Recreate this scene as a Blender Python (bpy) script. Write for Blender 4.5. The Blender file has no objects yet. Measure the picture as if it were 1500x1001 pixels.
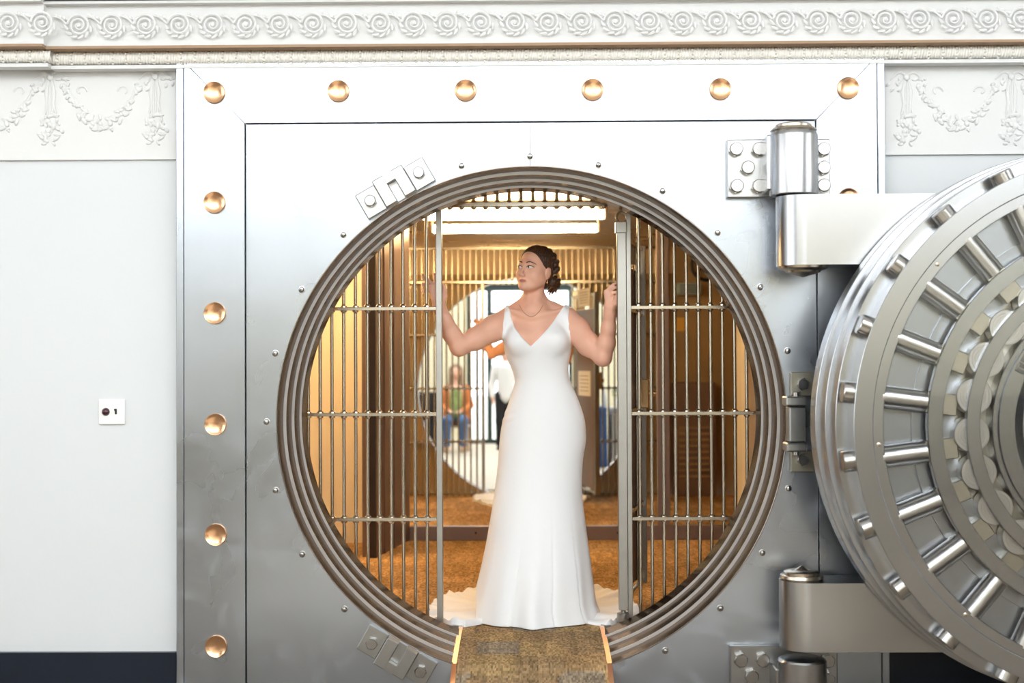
import bpy, math, random
import numpy as np
from mathutils import Vector, Matrix, Euler
from mathutils.bvhtree import BVHTree

random.seed(7)
PI = math.pi
C = bpy.context.scene.collection
S = bpy.context.scene

# ------------------------------------------------------------------ camera, sky, exposure
FPX = 2000.0
CAM = Vector((-0.014, -6.25, 1.34))
CROT = (Matrix.Rotation(math.radians(0.66), 3, 'Z') @ Matrix.Rotation(math.radians(90.86), 3, 'X')
        @ Matrix.Rotation(-0.0045, 3, 'Z'))
cam_d = bpy.data.cameras.new('camera')
cam = bpy.data.objects.new('camera', cam_d)
C.objects.link(cam)
cam.matrix_world = Matrix.Translation(CAM) @ CROT.to_4x4()
cam_d.sensor_width = 36.0
cam_d.lens = 36.0 * FPX / 1500.0
cam_d.clip_start = 0.05
cam_d.clip_end = 200
cam_d.dof.use_dof = True
cam_d.dof.focus_distance = 6.7
cam_d.dof.aperture_fstop = 2.0
S.camera = cam

world = bpy.data.worlds.new('sky')
S.world = world
world.use_nodes = True
bgn = world.node_tree.nodes['Background']
bgn.inputs['Color'].default_value = (0.95, 0.98, 1.03, 1)
bgn.inputs['Strength'].default_value = 2.5

S.view_settings.view_transform = 'Standard'
S.view_settings.look = 'None'
S.view_settings.gamma = 1.0
S.view_settings.use_curve_mapping = False
S.view_settings.exposure = 0.9
TUBE_STRENGTH = 44.0
FLOORZ = -0.16


def at(px, py, Y):
    d = CROT @ Vector(((px - 750.0) / FPX, -(py - 500.5) / FPX, -1.0))
    return CAM + d * ((Y - CAM.y) / d.y)


# ------------------------------------------------------------------ materials
def mat(name, col, rough=0.5, metal=0.0, spec=None, noise=None, bump=None, rnoise=None, stretch=(1, 1, 1)):
    """noise=(scale, amount), bump=(scale, strength), rnoise=(scale, amount)"""
    m = bpy.data.materials.new(name)
    m.use_nodes = True
    nt = m.node_tree
    b = nt.nodes['Principled BSDF']
    b.inputs['Base Color'].default_value = (*col, 1)
    b.inputs['Roughness'].default_value = rough
    b.inputs['Metallic'].default_value = metal
    if spec is not None:
        b.inputs['Specular IOR Level'].default_value = spec
    tc = nt.nodes.new('ShaderNodeTexCoord')
    mp = nt.nodes.new('ShaderNodeMapping')
    mp.inputs['Scale'].default_value = stretch
    nt.links.new(tc.outputs['Object'], mp.inputs['Vector'])

    def nz(scale, detail=4):
        n = nt.nodes.new('ShaderNodeTexNoise')
        n.inputs['Scale'].default_value = scale
        n.inputs['Detail'].default_value = detail
        nt.links.new(mp.outputs['Vector'], n.inputs['Vector'])
        return n
    if noise:
        n = nz(noise[0])
        r = nt.nodes.new('ShaderNodeMix')
        r.data_type = 'RGBA'
        a = noise[1]
        r.inputs[6].default_value = (*[max(0, c * (1 - a)) for c in col], 1)
        r.inputs[7].default_value = (*[min(1, c * (1 + a)) for c in col], 1)
        nt.links.new(n.outputs['Fac'], r.inputs[0])
        nt.links.new(r.outputs[2], b.inputs['Base Color'])
    if rnoise:
        n = nz(rnoise[0])
        r = nt.nodes.new('ShaderNodeMapRange')
        r.inputs['From Min'].default_value = 0.15
        r.inputs['From Max'].default_value = 0.85
        r.inputs['To Min'].default_value = max(0.02, rough - rnoise[1])
        r.inputs['To Max'].default_value = rough + rnoise[1]
        nt.links.new(n.outputs['Fac'], r.inputs['Value'])
        nt.links.new(r.outputs['Result'], b.inputs['Roughness'])
    if bump:
        n = nz(bump[0])
        bp = nt.nodes.new('ShaderNodeBump')
        bp.inputs['Strength'].default_value = bump[1]
        bp.inputs['Distance'].default_value = 0.01
        nt.links.new(n.outputs['Fac'], bp.inputs['Height'])
        nt.links.new(bp.outputs['Normal'], b.inputs['Normal'])
    return m


def emit(name, col, strength):
    m = bpy.data.materials.new(name)
    m.use_nodes = True
    nt = m.node_tree
    nt.nodes.clear()
    e = nt.nodes.new('ShaderNodeEmission')
    e.inputs['Color'].default_value = (*col, 1)
    e.inputs['Strength'].default_value = strength
    o = nt.nodes.new('ShaderNodeOutputMaterial')
    nt.links.new(e.outputs[0], o.inputs[0])
    return m


def glass(name, tint=(1, 1, 1), gloss=1.0, rough=0.02):
    m = bpy.data.materials.new(name)
    m.use_nodes = True
    nt = m.node_tree
    nt.nodes.clear()
    t = nt.nodes.new('ShaderNodeBsdfTransparent')
    t.inputs['Color'].default_value = (*tint, 1)
    g = nt.nodes.new('ShaderNodeBsdfGlossy')
    g.inputs['Roughness'].default_value = rough
    f = nt.nodes.new('ShaderNodeFresnel')
    f.inputs['IOR'].default_value = 1.45
    mu = nt.nodes.new('ShaderNodeMath')
    mu.operation = 'MULTIPLY'
    mu.inputs[1].default_value = gloss
    nt.links.new(f.outputs[0], mu.inputs[0])
    mx = nt.nodes.new('ShaderNodeMixShader')
    nt.links.new(mu.outputs[0], mx.inputs[0])
    nt.links.new(t.outputs[0], mx.inputs[1])
    nt.links.new(g.outputs[0], mx.inputs[2])
    o = nt.nodes.new('ShaderNodeOutputMaterial')
    nt.links.new(mx.outputs[0], o.inputs[0])
    return m


def steel_scuffed(name, col, rough, swirl=0.12, stretch=(1, 1, 1)):
    """brushed vault steel: fine grain, soft polishing clouds and hazy rubbed arcs in the roughness"""
    m = mat(name, col, rough, 1.0, noise=(2.2, 0.07))
    nt = m.node_tree
    b = nt.nodes['Principled BSDF']
    tc = nt.nodes.new('ShaderNodeTexCoord')
    n = nt.nodes.new('ShaderNodeTexNoise')
    n.inputs['Scale'].default_value = 2.2
    n.inputs['Detail'].default_value = 3
    n.inputs['Roughness'].default_value = .5
    n.inputs['Distortion'].default_value = .8
    nt.links.new(tc.outputs['Object'], n.inputs['Vector'])
    mr = nt.nodes.new('ShaderNodeMapRange')
    mr.inputs['From Min'].default_value = 0.3
    mr.inputs['From Max'].default_value = 0.8
    mr.inputs['To Min'].default_value = rough
    mr.inputs['To Max'].default_value = rough + swirl
    nt.links.new(n.outputs['Fac'], mr.inputs['Value'])
    nt.links.new(mr.outputs['Result'], b.inputs['Roughness'])
    sn = nt.nodes.new('ShaderNodeTexNoise')
    sn.inputs['Scale'].default_value = 4.2
    sn.inputs['Detail'].default_value = 6
    sn.inputs['Distortion'].default_value = 2.2
    nt.links.new(tc.outputs['Object'], sn.inputs['Vector'])
    sm = nt.nodes.new('ShaderNodeMapRange')
    sm.interpolation_type = 'SMOOTHSTEP'
    sm.inputs['From Min'].default_value = 0.50
    sm.inputs['From Max'].default_value = 0.78
    sm.inputs['To Min'].default_value = 1.0
    sm.inputs['To Max'].default_value = 0.72
    nt.links.new(sn.outputs['Fac'], sm.inputs['Value'])
    nt.links.new(sm.outputs['Result'], b.inputs['Metallic'])
    mp = nt.nodes.new('ShaderNodeMapping')
    mp.inputs['Scale'].default_value = stretch
    nt.links.new(tc.outputs['Object'], mp.inputs['Vector'])
    g = nt.nodes.new('ShaderNodeTexNoise')
    g.inputs['Scale'].default_value = 40
    g.inputs['Detail'].default_value = 3
    nt.links.new(mp.outputs['Vector'], g.inputs['Vector'])
    bp = nt.nodes.new('ShaderNodeBump')
    bp.inputs['Strength'].default_value = 0.025
    bp.inputs['Distance'].default_value = 0.01
    nt.links.new(g.outputs['Fac'], bp.inputs['Height'])
    nt.links.new(bp.outputs['Normal'], b.inputs['Normal'])
    return m


def carpet_mat(name, cols, block=0.23, fine=140.0):
    m = bpy.data.materials.new(name)
    m.use_nodes = True
    nt = m.node_tree
    b = nt.nodes['Principled BSDF']
    b.inputs['Roughness'].default_value = 0.95
    b.inputs['Specular IOR Level'].default_value = 0.1
    tc = nt.nodes.new('ShaderNodeTexCoord')

    def vor(scale, sx, sy):
        mp = nt.nodes.new('ShaderNodeMapping')
        mp.inputs['Scale'].default_value = (sx, sy, 0)
        nt.links.new(tc.outputs['Object'], mp.inputs['Vector'])
        v = nt.nodes.new('ShaderNodeTexVoronoi')
        v.distance = 'CHEBYCHEV'
        v.inputs['Randomness'].default_value = 0.35
        v.inputs['Scale'].default_value = scale
        nt.links.new(mp.outputs['Vector'], v.inputs['Vector'])
        return v
    v1 = vor(1 / block, 1, 1)
    rp = nt.nodes.new('ShaderNodeValToRGB')
    rp.color_ramp.interpolation = 'CONSTANT'
    el = rp.color_ramp.elements
    el[0].position = 0
    el[0].color = (*cols[0], 1)
    el[1].position = 0.3
    el[1].color = (*cols[1], 1)
    e = el.new(0.55)
    e.color = (*cols[2], 1)
    e = el.new(0.8)
    e.color = (*cols[3], 1)
    nt.links.new(v1.outputs['Color'], rp.inputs[0])
    v2 = vor(fine, 1, 0.45)
    v3 = vor(26, 1.0, 0.18)
    mx = nt.nodes.new('ShaderNodeMix')
    mx.data_type = 'RGBA'
    mx.blend_type = 'MULTIPLY'
    mx.inputs[0].default_value = 0.8
    mr = nt.nodes.new('ShaderNodeMapRange')
    mr.inputs['To Min'].default_value = 0.3
    mr.inputs['To Max'].default_value = 1.5
    nt.links.new(v2.outputs['Color'], mr.inputs['Value'])
    nt.links.new(rp.outputs[0], mx.inputs[6])
    nt.links.new(mr.outputs['Result'], mx.inputs[7])
    mx2 = nt.nodes.new('ShaderNodeMix')
    mx2.data_type = 'RGBA'
    mx2.blend_type = 'MULTIPLY'
    mx2.inputs[0].default_value = 0.6
    mr2 = nt.nodes.new('ShaderNodeMapRange')
    mr2.inputs['To Min'].default_value = 0.6
    mr2.inputs['To Max'].default_value = 1.5
    nt.links.new(v3.outputs['Color'], mr2.inputs['Value'])
    nt.links.new(mx.outputs[2], mx2.inputs[6])
    nt.links.new(mr2.outputs['Result'], mx2.inputs[7])
    nt.links.new(mx2.outputs[2], b.inputs['Base Color'])
    bp = nt.nodes.new('ShaderNodeBump')
    bp.inputs['Strength'].default_value = 0.6
    bp.inputs['Distance'].default_value = 0.004
    nt.links.new(v2.outputs['Distance'], bp.inputs['Height'])
    nt.links.new(bp.outputs['Normal'], b.inputs['Normal'])
    return m


def hair_mat(name, c0, c1, rough=0.42):
    m = mat(name, c0, rough, 0, spec=0.5)
    nt = m.node_tree
    b = nt.nodes['Principled BSDF']
    tc = nt.nodes.new('ShaderNodeTexCoord')
    mp = nt.nodes.new('ShaderNodeMapping')
    mp.inputs['Scale'].default_value = (1, 0.18, 0.5)
    nt.links.new(tc.outputs['Object'], mp.inputs['Vector'])
    n = nt.nodes.new('ShaderNodeTexNoise')
    n.inputs['Scale'].default_value = 190
    n.inputs['Detail'].default_value = 3
    nt.links.new(mp.outputs['Vector'], n.inputs['Vector'])
    r = nt.nodes.new('ShaderNodeValToRGB')
    r.color_ramp.elements[0].position = 0.4
    r.color_ramp.elements[0].color = (*c0, 1)
    r.color_ramp.elements[1].position = 0.66
    r.color_ramp.elements[1].color = (*c1, 1)
    nt.links.new(n.outputs['Fac'], r.inputs[0])
    nt.links.new(r.outputs[0], b.inputs['Base Color'])
    bp = nt.nodes.new('ShaderNodeBump')
    bp.inputs['Strength'].default_value = 0.5
    bp.inputs['Distance'].default_value = 0.004
    nt.links.new(n.outputs['Fac'], bp.inputs['Height'])
    nt.links.new(bp.outputs['Normal'], b.inputs['Normal'])
    return m


M = {}
M['steel'] = steel_scuffed('brushed_steel', (0.425, 0.455, 0.50), 0.25, 0.09)
M['steel_border'] = steel_scuffed('border_steel', (0.425, 0.455, 0.50), 0.25, 0.10)
M['step'] = mat('polished_step_steel', (0.32, 0.285, 0.26), 0.2, 1.0, rnoise=(6, 0.05), noise=(3, 0.05))
M['door_steel'] = mat('door_steel', (0.435, 0.445, 0.46), 0.24, 1.0, noise=(4, 0.05))
M['door_dark'] = mat('door_back_plate_steel', (0.39, 0.41, 0.44), 0.3, 1.0, noise=(3, 0.08))
M['turned'] = mat('turned_steel', (0.60, 0.59, 0.58), 0.3, 1.0, rnoise=(9, 0.05))
M['brass_block'] = mat('tarnished_block_steel', (0.47, 0.44, 0.37), 0.34, 1.0, noise=(20, 0.15))
M['bolt'] = mat('bolt_steel', (0.44, 0.43, 0.415), 0.22, 1.0, noise=(30, 0.08))
M['hinge'] = mat('hinge_steel', (0.43, 0.43, 0.43), 0.26, 1.0, noise=(5, 0.05))
M['pin'] = mat('hinge_cap_steel', (0.48, 0.42, 0.34), 0.25, 1.0)
M['bracket'] = mat('bracket_steel', (0.42, 0.42, 0.41), 0.28, 1.0, noise=(12, 0.1))
M['clamp'] = mat('clamp_steel', (0.33, 0.31, 0.25), 0.38, 1.0, noise=(14, 0.15))
M['copper'] = mat('copper', (0.84, 0.50, 0.29), 0.24, 1.0, noise=(18, 0.06))
M['copper_edge'] = mat('copper_strip', (0.85, 0.56, 0.38), 0.35, 1.0, noise=(25, 0.08))
M['bar'] = mat('cage_bar_steel', (0.50, 0.45, 0.37), 0.22, 1.0, noise=(30, 0.08))
M['post'] = mat('cage_post_steel', (0.38, 0.37, 0.345), 0.33, 1.0, noise=(22, 0.08))
M['plaster'] = mat('painted_plaster', (0.66, 0.68, 0.685), 0.7, spec=0.25, bump=(60, 0.03))
M['ornament'] = mat('cream_ornament_paint', (0.69, 0.69, 0.68), 0.55, spec=0.3)
M['rope'] = mat('cream_rope_paint', (0.86, 0.84, 0.78), 0.45, spec=0.4)
M['soffit_brown'] = mat('brown_ledge', (0.36, 0.24, 0.15), 0.8)  # even brown for the cornice underside
M['navy'] = mat('navy_base', (0.006, 0.011, 0.022), 0.32, noise=(6, 0.4))
M['lobby_wall'] = mat('lobby_cream_wall', (0.74, 0.67, 0.47), 0.8)
M['lobby_white'] = mat('lobby_side_wall', (0.78, 0.77, 0.74), 0.8)
M['lobby_floor'] = mat('lobby_wood_floor', (0.22, 0.175, 0.13), 0.7, spec=0.15, noise=(4, 0.15), stretch=(0.3, 4, 1))
M['ceiling'] = mat('lobby_ceiling_white', (0.82, 0.82, 0.80), 0.8)
M['vault_tan'] = mat('vault_bronze_wall', (0.34, 0.24, 0.145), 0.5, 0.35, noise=(2, 0.15))
M['vault_inner'] = mat('vault_inner_bronze', (0.36, 0.25, 0.13), 0.6, 0.15, noise=(2, 0.2))
M['vault_ceiling'] = mat('vault_ceiling_bronze', (0.42, 0.31, 0.2), 0.3, 0.85, noise=(1.5, 0.3), rnoise=(3, 0.1))
M['cream'] = mat('cream_panel', (0.84, 0.76, 0.58), 0.6)
M['brown'] = mat('brown_metal_panel', (0.22, 0.155, 0.13), 0.42, 0.4, noise=(2, 0.15), stretch=(8, 8, 0.3))
M['brown_dark'] = mat('dark_brown_edge', (0.035, 0.025, 0.02), 0.4, 0.3)
M['rail'] = mat('mirror_frame_brown', (0.25, 0.20, 0.20), 0.4, 0.4, noise=(5, 0.1))
M['mirror'] = mat('mirror_silver', (0.90, 0.90, 0.86), 0.0, 1.0)
M['tube'] = emit('warm_tube_light', (1.0, 0.70, 0.37), TUBE_STRENGTH)
M['lamp_body'] = mat('lamp_fitting', (0.6, 0.5, 0.38), 0.4, 0.5)
M['carpet'] = carpet_mat('vault_carpet_warm', [(0.42, 0.25, 0.11), (0.52, 0.31, 0.13), (0.38, 0.22, 0.09), (0.46, 0.29, 0.14)], 0.5, 90)  # ramp carpet made more orange; warm tube light is in the colour
M['ramp_carpet'] = carpet_mat('ramp_carpet', [(0.30, 0.20, 0.105), (0.37, 0.25, 0.12), (0.28, 0.22, 0.155), (0.335, 0.215, 0.105)], 0.21, 130)
M['white_plastic'] = mat('white_plastic', (0.84, 0.84, 0.82), 0.35)
M['red_lens'] = mat('dark_red_lens', (0.045, 0.003, 0.012), 0.06, spec=0.8)
M['black'] = mat('black_plastic', (0.012, 0.012, 0.012), 0.4)
M['dark_frame'] = mat('dark_green_frame', (0.03, 0.045, 0.04), 0.4)
M['glass'] = glass('clear_glass', (0.98, 0.985, 0.98), 1.0)
M['door_glass'] = glass('vault_door_glass', (0.985, 0.99, 0.99), 1.0, 0.03)
M['paper'] = mat('paper', (0.82, 0.81, 0.76), 0.8)
M['ink'] = mat('printed_ink', (0.2, 0.2, 0.2), 0.8)
M['skin'] = mat('skin', (0.80, 0.45, 0.32), 0.45, spec=0.35, noise=(18, 0.05))
_b = M['skin'].node_tree.nodes['Principled BSDF']
_b.inputs['Subsurface Weight'].default_value = 0.12
_b.inputs['Subsurface Radius'].default_value = (0.02, 0.008, 0.004)
M['dress'] = mat('white_crepe', (0.88, 0.89, 0.90), 0.55, spec=0.3, bump=(7, 0.12))
M['hair'] = hair_mat('brown_hair', (0.022, 0.009, 0.005), (0.11, 0.05, 0.026))
M['lip'] = mat('lip_pink', (0.60, 0.23, 0.20), 0.3)
M['brow'] = mat('brow_brown', (0.055, 0.03, 0.022), 0.8)
M['eye_white'] = mat('eye_white', (0.78, 0.76, 0.74), 0.15)
M['iris'] = mat('iris_brown', (0.03, 0.018, 0.012), 0.1)
M['gold'] = mat('gold', (0.85, 0.58, 0.3), 0.25, 1.0)
M['shade'] = mat('eye_shadow', (0.42, 0.21, 0.15), 0.6)
M['orange_cloth'] = mat('orange_jacket', (0.55, 0.16, 0.035), 0.8)
M['green_cloth'] = mat('patterned_green_top', (0.28, 0.36, 0.12), 0.8, noise=(25, 0.9))
M['jeans'] = mat('blue_jeans', (0.08, 0.15, 0.30), 0.85, noise=(20, 0.2))
M['black_cloth'] = mat('black_cloth', (0.012, 0.012, 0.014), 0.8)
M['white_cloth'] = mat('white_cloth', (0.75, 0.74, 0.72), 0.8)
M['blue_cloth'] = mat('blue_table_cloth', (0.02, 0.075, 0.24), 0.7)
M['grey_cloth'] = mat('grey_runner', (0.36, 0.35, 0.34), 0.8)
M['blond'] = hair_mat('light_hair', (0.20, 0.12, 0.07), (0.45, 0.30, 0.18))
M['tan'] = mat('tan_wood', (0.45, 0.30, 0.17), 0.5)
M['leaf'] = mat('leaf_green', (0.12, 0.26, 0.05), 0.6)
M['petal'] = mat('white_petal', (0.85, 0.84, 0.78), 0.6)
M['blue_box'] = mat('blue_grey_enamel', (0.30, 0.42, 0.50), 0.4)
M['yellow'] = mat('yellow_notice', (0.75, 0.45, 0.10), 0.7)
M['added_wainscot'] = mat('added_dark_wainscot', (0.10, 0.065, 0.045), 0.5, noise=(3, 0.2), stretch=(1, 1, .2))
M['fill_globe_light'] = emit('fill_globe_light', (0.92, 0.97, 1.03), 11.2)
M['lit_floor'] = mat('daylit_floor_pale', (0.62, 0.54, 0.43), 0.6, spec=0.3, noise=(5, 0.06))
M['lip_highlight'] = mat('lip_highlight_steel', (0.62, 0.62, 0.63), 0.35, 1.0)
M['tube_lit_peach'] = mat('tube_lit_wall_peach', (0.72, 0.56, 0.37), 0.5)
for k_ in ('step',):
    M[k_].node_tree.nodes['Principled BSDF'].inputs['Specular Tint'].default_value = (0.36, 0.31, 0.27, 1)
M['pavement'] = mat('street_pavement', (0.55, 0.55, 0.52), 0.9, noise=(3, 0.1))


# ------------------------------------------------------------------ mesh helpers
class MB:
    def __init__(self):
        self.v = []
        self.f = []

    def add(self, vs, fs):
        o = len(self.v)
        self.v += [tuple(p) for p in vs]
        self.f += [tuple(i + o for i in f) for f in fs]
        return self

    def box(self, c, s, rot=None, bev=0.0):
        hx, hy, hz = s[0] / 2, s[1] / 2, s[2] / 2
        if bev <= 0:
            vs = [Vector((x * hx, y * hy, z * hz)) for x in (-1, 1) for y in (-1, 1) for z in (-1, 1)]
            fs = [(0, 1, 3, 2), (4, 6, 7, 5), (0, 4, 5, 1), (2, 3, 7, 6), (0, 2, 6, 4), (1, 5, 7, 3)]
        else:
            b = min(bev, hx * .9, hy * .9, hz * .9)
            vs = []
            for x in (-1, 1):
                for y in (-1, 1):
                    for z in (-1, 1):
                        vs += [Vector((x * hx, y * (hy - b), z * (hz - b))), Vector((x * (hx - b), y * hy, z * (hz - b))),
                               Vector((x * (hx - b), y * (hy - b), z * hz))]

            def i(x, y, z, k):
                return ((x * 2 + y) * 2 + z) * 3 + k
            fs = []
            for x in (0, 1):
                q = [i(x, 0, 0, 0), i(x, 0, 1, 0), i(x, 1, 1, 0), i(x, 1, 0, 0)]
                fs.append(q if x == 0 else q[::-1])
            for y in (0, 1):
                q = [i(0, y, 0, 1), i(1, y, 0, 1), i(1, y, 1, 1), i(0, y, 1, 1)]
                fs.append(q if y == 0 else q[::-1])
            for z in (0, 1):
                q = [i(0, 0, z, 2), i(0, 1, z, 2), i(1, 1, z, 2), i(1, 0, z, 2)]
                fs.append(q if z == 0 else q[::-1])
            for a in (0, 1):
                for c2 in (0, 1):
                    fs.append([i(a, c2, 0, 0), i(a, c2, 1, 0), i(a, c2, 1, 1), i(a, c2, 0, 1)][::1 if a != c2 else -1])
                    fs.append([i(a, 0, c2, 0), i(a, 1, c2, 0), i(a, 1, c2, 2), i(a, 0, c2, 2)][::-1 if a != c2 else 1])
                    fs.append([i(0, a, c2, 1), i(1, a, c2, 1), i(1, a, c2, 2), i(0, a, c2, 2)][::1 if a != c2 else -1])
                    for d in (0, 1):
                        fs.append([i(a, c2, d, 0), i(a, c2, d, 1), i(a, c2, d, 2)][::1 if (a + c2 + d) % 2 == 1 else -1])
        R = rot if rot is not None else Matrix.Identity(3)
        c = Vector(c)
        return self.add([R @ p + c for p in vs], fs)

    def frame(self, p0, p1):
        z = (Vector(p1) - Vector(p0)).normalized()
        a = Vector((0, 0, 1)) if abs(z.z) < 0.9 else Vector((1, 0, 0))
        x = a.cross(z).normalized()
        return x, z.cross(x), z

    def cyl(self, p0, p1, r, n=16, r2=None, ch=0.0, phase=0.0):
        p0, p1 = Vector(p0), Vector(p1)
        L = (p1 - p0).length
        if r2 is None:
            r2 = r
        prof = [(r, 0), (r2, L)]
        if ch > 0:
            prof = [(r - ch, 0), (r, ch), (r2, L - ch), (r2 - ch, L)]
        return self.rev(p0, p1 - p0, prof, n, phase)

    def rev(self, o, axis, prof, n=32, phase=0.0, closed=False):
        """revolve [(r, t along axis)] about axis through o; caps ends with r>0 unless closed profile"""
        o = Vector(o)
        x, y, z = self.frame((0, 0, 0), axis)
        vs = []
        for r, t in prof:
            for k in range(n):
                a = 2 * PI * k / n + phase
                vs.append(o + z * t + (x * math.cos(a) + y * math.sin(a)) * r)
        fs = []
        m = len(prof)
        for j in range(m if closed else m - 1):
            j2 = (j + 1) % m
            for k in range(n):
                k2 = (k + 1) % n
                fs.append((j * n + k, j * n + k2, j2 * n + k2, j2 * n + k))
        if not closed:
            fs.append(tuple(range(n))[::-1])
            fs.append(tuple((m - 1) * n + k for k in range(n)))
        return self.add(vs, fs)

    def ball(self, c, r, n=10, m=6, rot=None):
        c = Vector(c)
        if not hasattr(r, '__len__'):
            r = (r, r, r)
        R = rot if rot is not None else Matrix.Identity(3)
        vs = [c + R @ Vector((0, 0, -r[2]))]
        for j in range(1, m):
            b = -PI / 2 + PI * j / m
            for k in range(n):
                a = 2 * PI * k / n
                vs.append(c + R @ Vector((r[0] * math.cos(b) * math.cos(a), r[1] * math.cos(b) * math.sin(a), r[2] * math.sin(b))))
        vs.append(c + R @ Vector((0, 0, r[2])))
        fs = []
        for k in range(n):
            k2 = (k + 1) % n
            fs.append((0, 1 + k2, 1 + k))
            for j in range(m - 2):
                fs.append((1 + j * n + k, 1 + j * n + k2, 1 + (j + 1) * n + k2, 1 + (j + 1) * n + k))
            fs.append((1 + (m - 2) * n + k, 1 + (m - 2) * n + k2, len(vs) - 1))
        return self.add(vs, fs)

    def tube(self, pts, r, n=8):
        pts = [Vector(p) for p in pts]
        rs = r if hasattr(r, '__len__') else [r] * len(pts)
        vs, fs = [], []
        up = None
        for i, p in enumerate(pts):
            t = (pts[min(i + 1, len(pts) - 1)] - pts[max(i - 1, 0)]).normalized()
            if up is None:
                a = Vector((0, 0, 1)) if abs(t.z) < 0.9 else Vector((1, 0, 0))
                up = a.cross(t).normalized()
            up = (up - t * up.dot(t)).normalized()
            w = t.cross(up)
            for k in range(n):
                a = 2 * PI * k / n
                vs.append(p + (up * math.cos(a) + w * math.sin(a)) * rs[i])
        m = len(pts)
        for j in range(m - 1):
            for k in range(n):
                k2 = (k + 1) % n
                fs.append((j * n + k, j * n + k2, (j + 1) * n + k2, (j + 1) * n + k))
        fs.append(tuple(range(n))[::-1])
        fs.append(tuple((m - 1) * n + k for k in range(n)))
        return self.add(vs, fs)

    def prism(self, poly, y0, y1):
        """poly: [(x, z)] counter-clockwise seen from -y; extruded from y0 (front) to y1 (back)"""
        n = len(poly)
        vs = [(x, y0, z) for x, z in poly] + [(x, y1, z) for x, z in poly]
        fs = [tuple(range(n)), tuple(range(2 * n - 1, n - 1, -1))]
        for k in range(n):
            k2 = (k + 1) % n
            fs.append((k2, k, n + k, n + k2))
        return self.add(vs, fs)

    def mesh(self, name, smooth=None):
        me = bpy.data.meshes.new(name)
        me.from_pydata(self.v, [], self.f)
        me.validate()
        if smooth is not None:
            me.polygons.foreach_set('use_smooth', [True] * len(me.polygons))
            me.set_sharp_from_angle(angle=math.radians(smooth))
        return me


def link(name, data, m, parent=None, loc=None):
    o = bpy.data.objects.new(name, data)
    C.objects.link(o)
    if data is not None and m is not None and not data.materials:
        data.materials.append(m)
    if loc is not None:
        o.location = loc
    if parent is not None:
        o.parent = parent
        b = parent
        L = Matrix.Identity(4)
        while b is not None:
            L = b.matrix_basis.inverted() @ L if b.parent is None else L
            if b.parent is not None:
                L = (b.matrix_parent_inverse @ b.matrix_basis).inverted() @ L
            b = b.parent
        # world coordinates stay where they were built
        chain = []
        b = parent
        while b is not None:
            chain.append(b)
            b = b.parent
        W = Matrix.Identity(4)
        for b in reversed(chain):
            W = W @ (b.matrix_parent_inverse @ b.matrix_basis if b.parent else b.matrix_basis)
        o.matrix_parent_inverse = W.inverted()
    return o


def obj(name, mb, m, parent=None, smooth=35, label=None):
    o = link(name, mb.mesh(name, smooth), m, parent)
    if label:
        o['label'] = label
    return o


def thing(name, label, cat, loc=(0, 0, 0), group=None):
    o = bpy.data.objects.new(name, None)
    C.objects.link(o)
    o.location = loc
    o.empty_display_size = 0.1
    return tag(o, label, cat, group)


def tag(o, label, cat, group=None):
    o['label'] = label
    o['category'] = cat
    if group:
        o['group'] = group
    return o


def struct(name, mb, m, smooth=None, label=None, parent=None):
    o = obj(name, mb, m, parent, smooth)
    if parent is None:
        o['kind'] = 'structure'
    if label:
        o['label'] = label
    return o


# ------------------------------------------------------------------ measures of the vault front
CZ = at(777.5, 616.5, 0).z          # height of the round opening's centre
R1, R2, R3, R4 = 1.164, 1.1496, 1.1366, 1.1256
XL, XR = at(361, 560, 0).x, at(1196.5, 560, 0).x
ZT = at(777, 180, 0).z
BL, BR = at(270, 560, -.02).x, at(1287.5, 560, -.02).x
BT = at(777, 87, -.02).z
KL, KR = at(258, 560, -.02).x, at(1300, 560, -.02).x
WALLY = 0.06
LOBY = -10.7
LOBX = 7.5
LOBZ = 5.9

# ------------------------------------------------------------------ setting: lobby
mb = MB()
mb.box((0, (LOBY + .6) / 2, FLOORZ - .1), (2 * LOBX, .6 - LOBY, .2))
struct('floor', mb, M['lobby_floor'])
mb = MB()
mb.box((0, (LOBY + .3) / 2, LOBZ + .1), (2 * LOBX + .6, .6 - LOBY + .3, .2))
struct('ceiling', mb, M['ceiling'])
mb = MB()
mb.box(((-LOBX + KL) / 2, WALLY + .15, (LOBZ + FLOORZ) / 2), (KL + LOBX, .3, LOBZ - FLOORZ))
struct('wall_front_left', mb, M['plaster'])
mb = MB()
mb.box(((LOBX + KR) / 2, WALLY + .15, (LOBZ + FLOORZ) / 2), (LOBX - KR, .3, LOBZ - FLOORZ))
struct('wall_front_right', mb, M['plaster'])
mb = MB()
mb.box(((KL + KR) / 2, WALLY + .15, (LOBZ + BT) / 2), (KR - KL, .3, LOBZ - BT))
struct('wall_front_upper', mb, M['plaster'])


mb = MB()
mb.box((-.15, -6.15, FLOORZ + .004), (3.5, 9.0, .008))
struct('floor_daylit', mb, M['lit_floor'])  # paler floor colour stands in for daylight from the entrance


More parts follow.
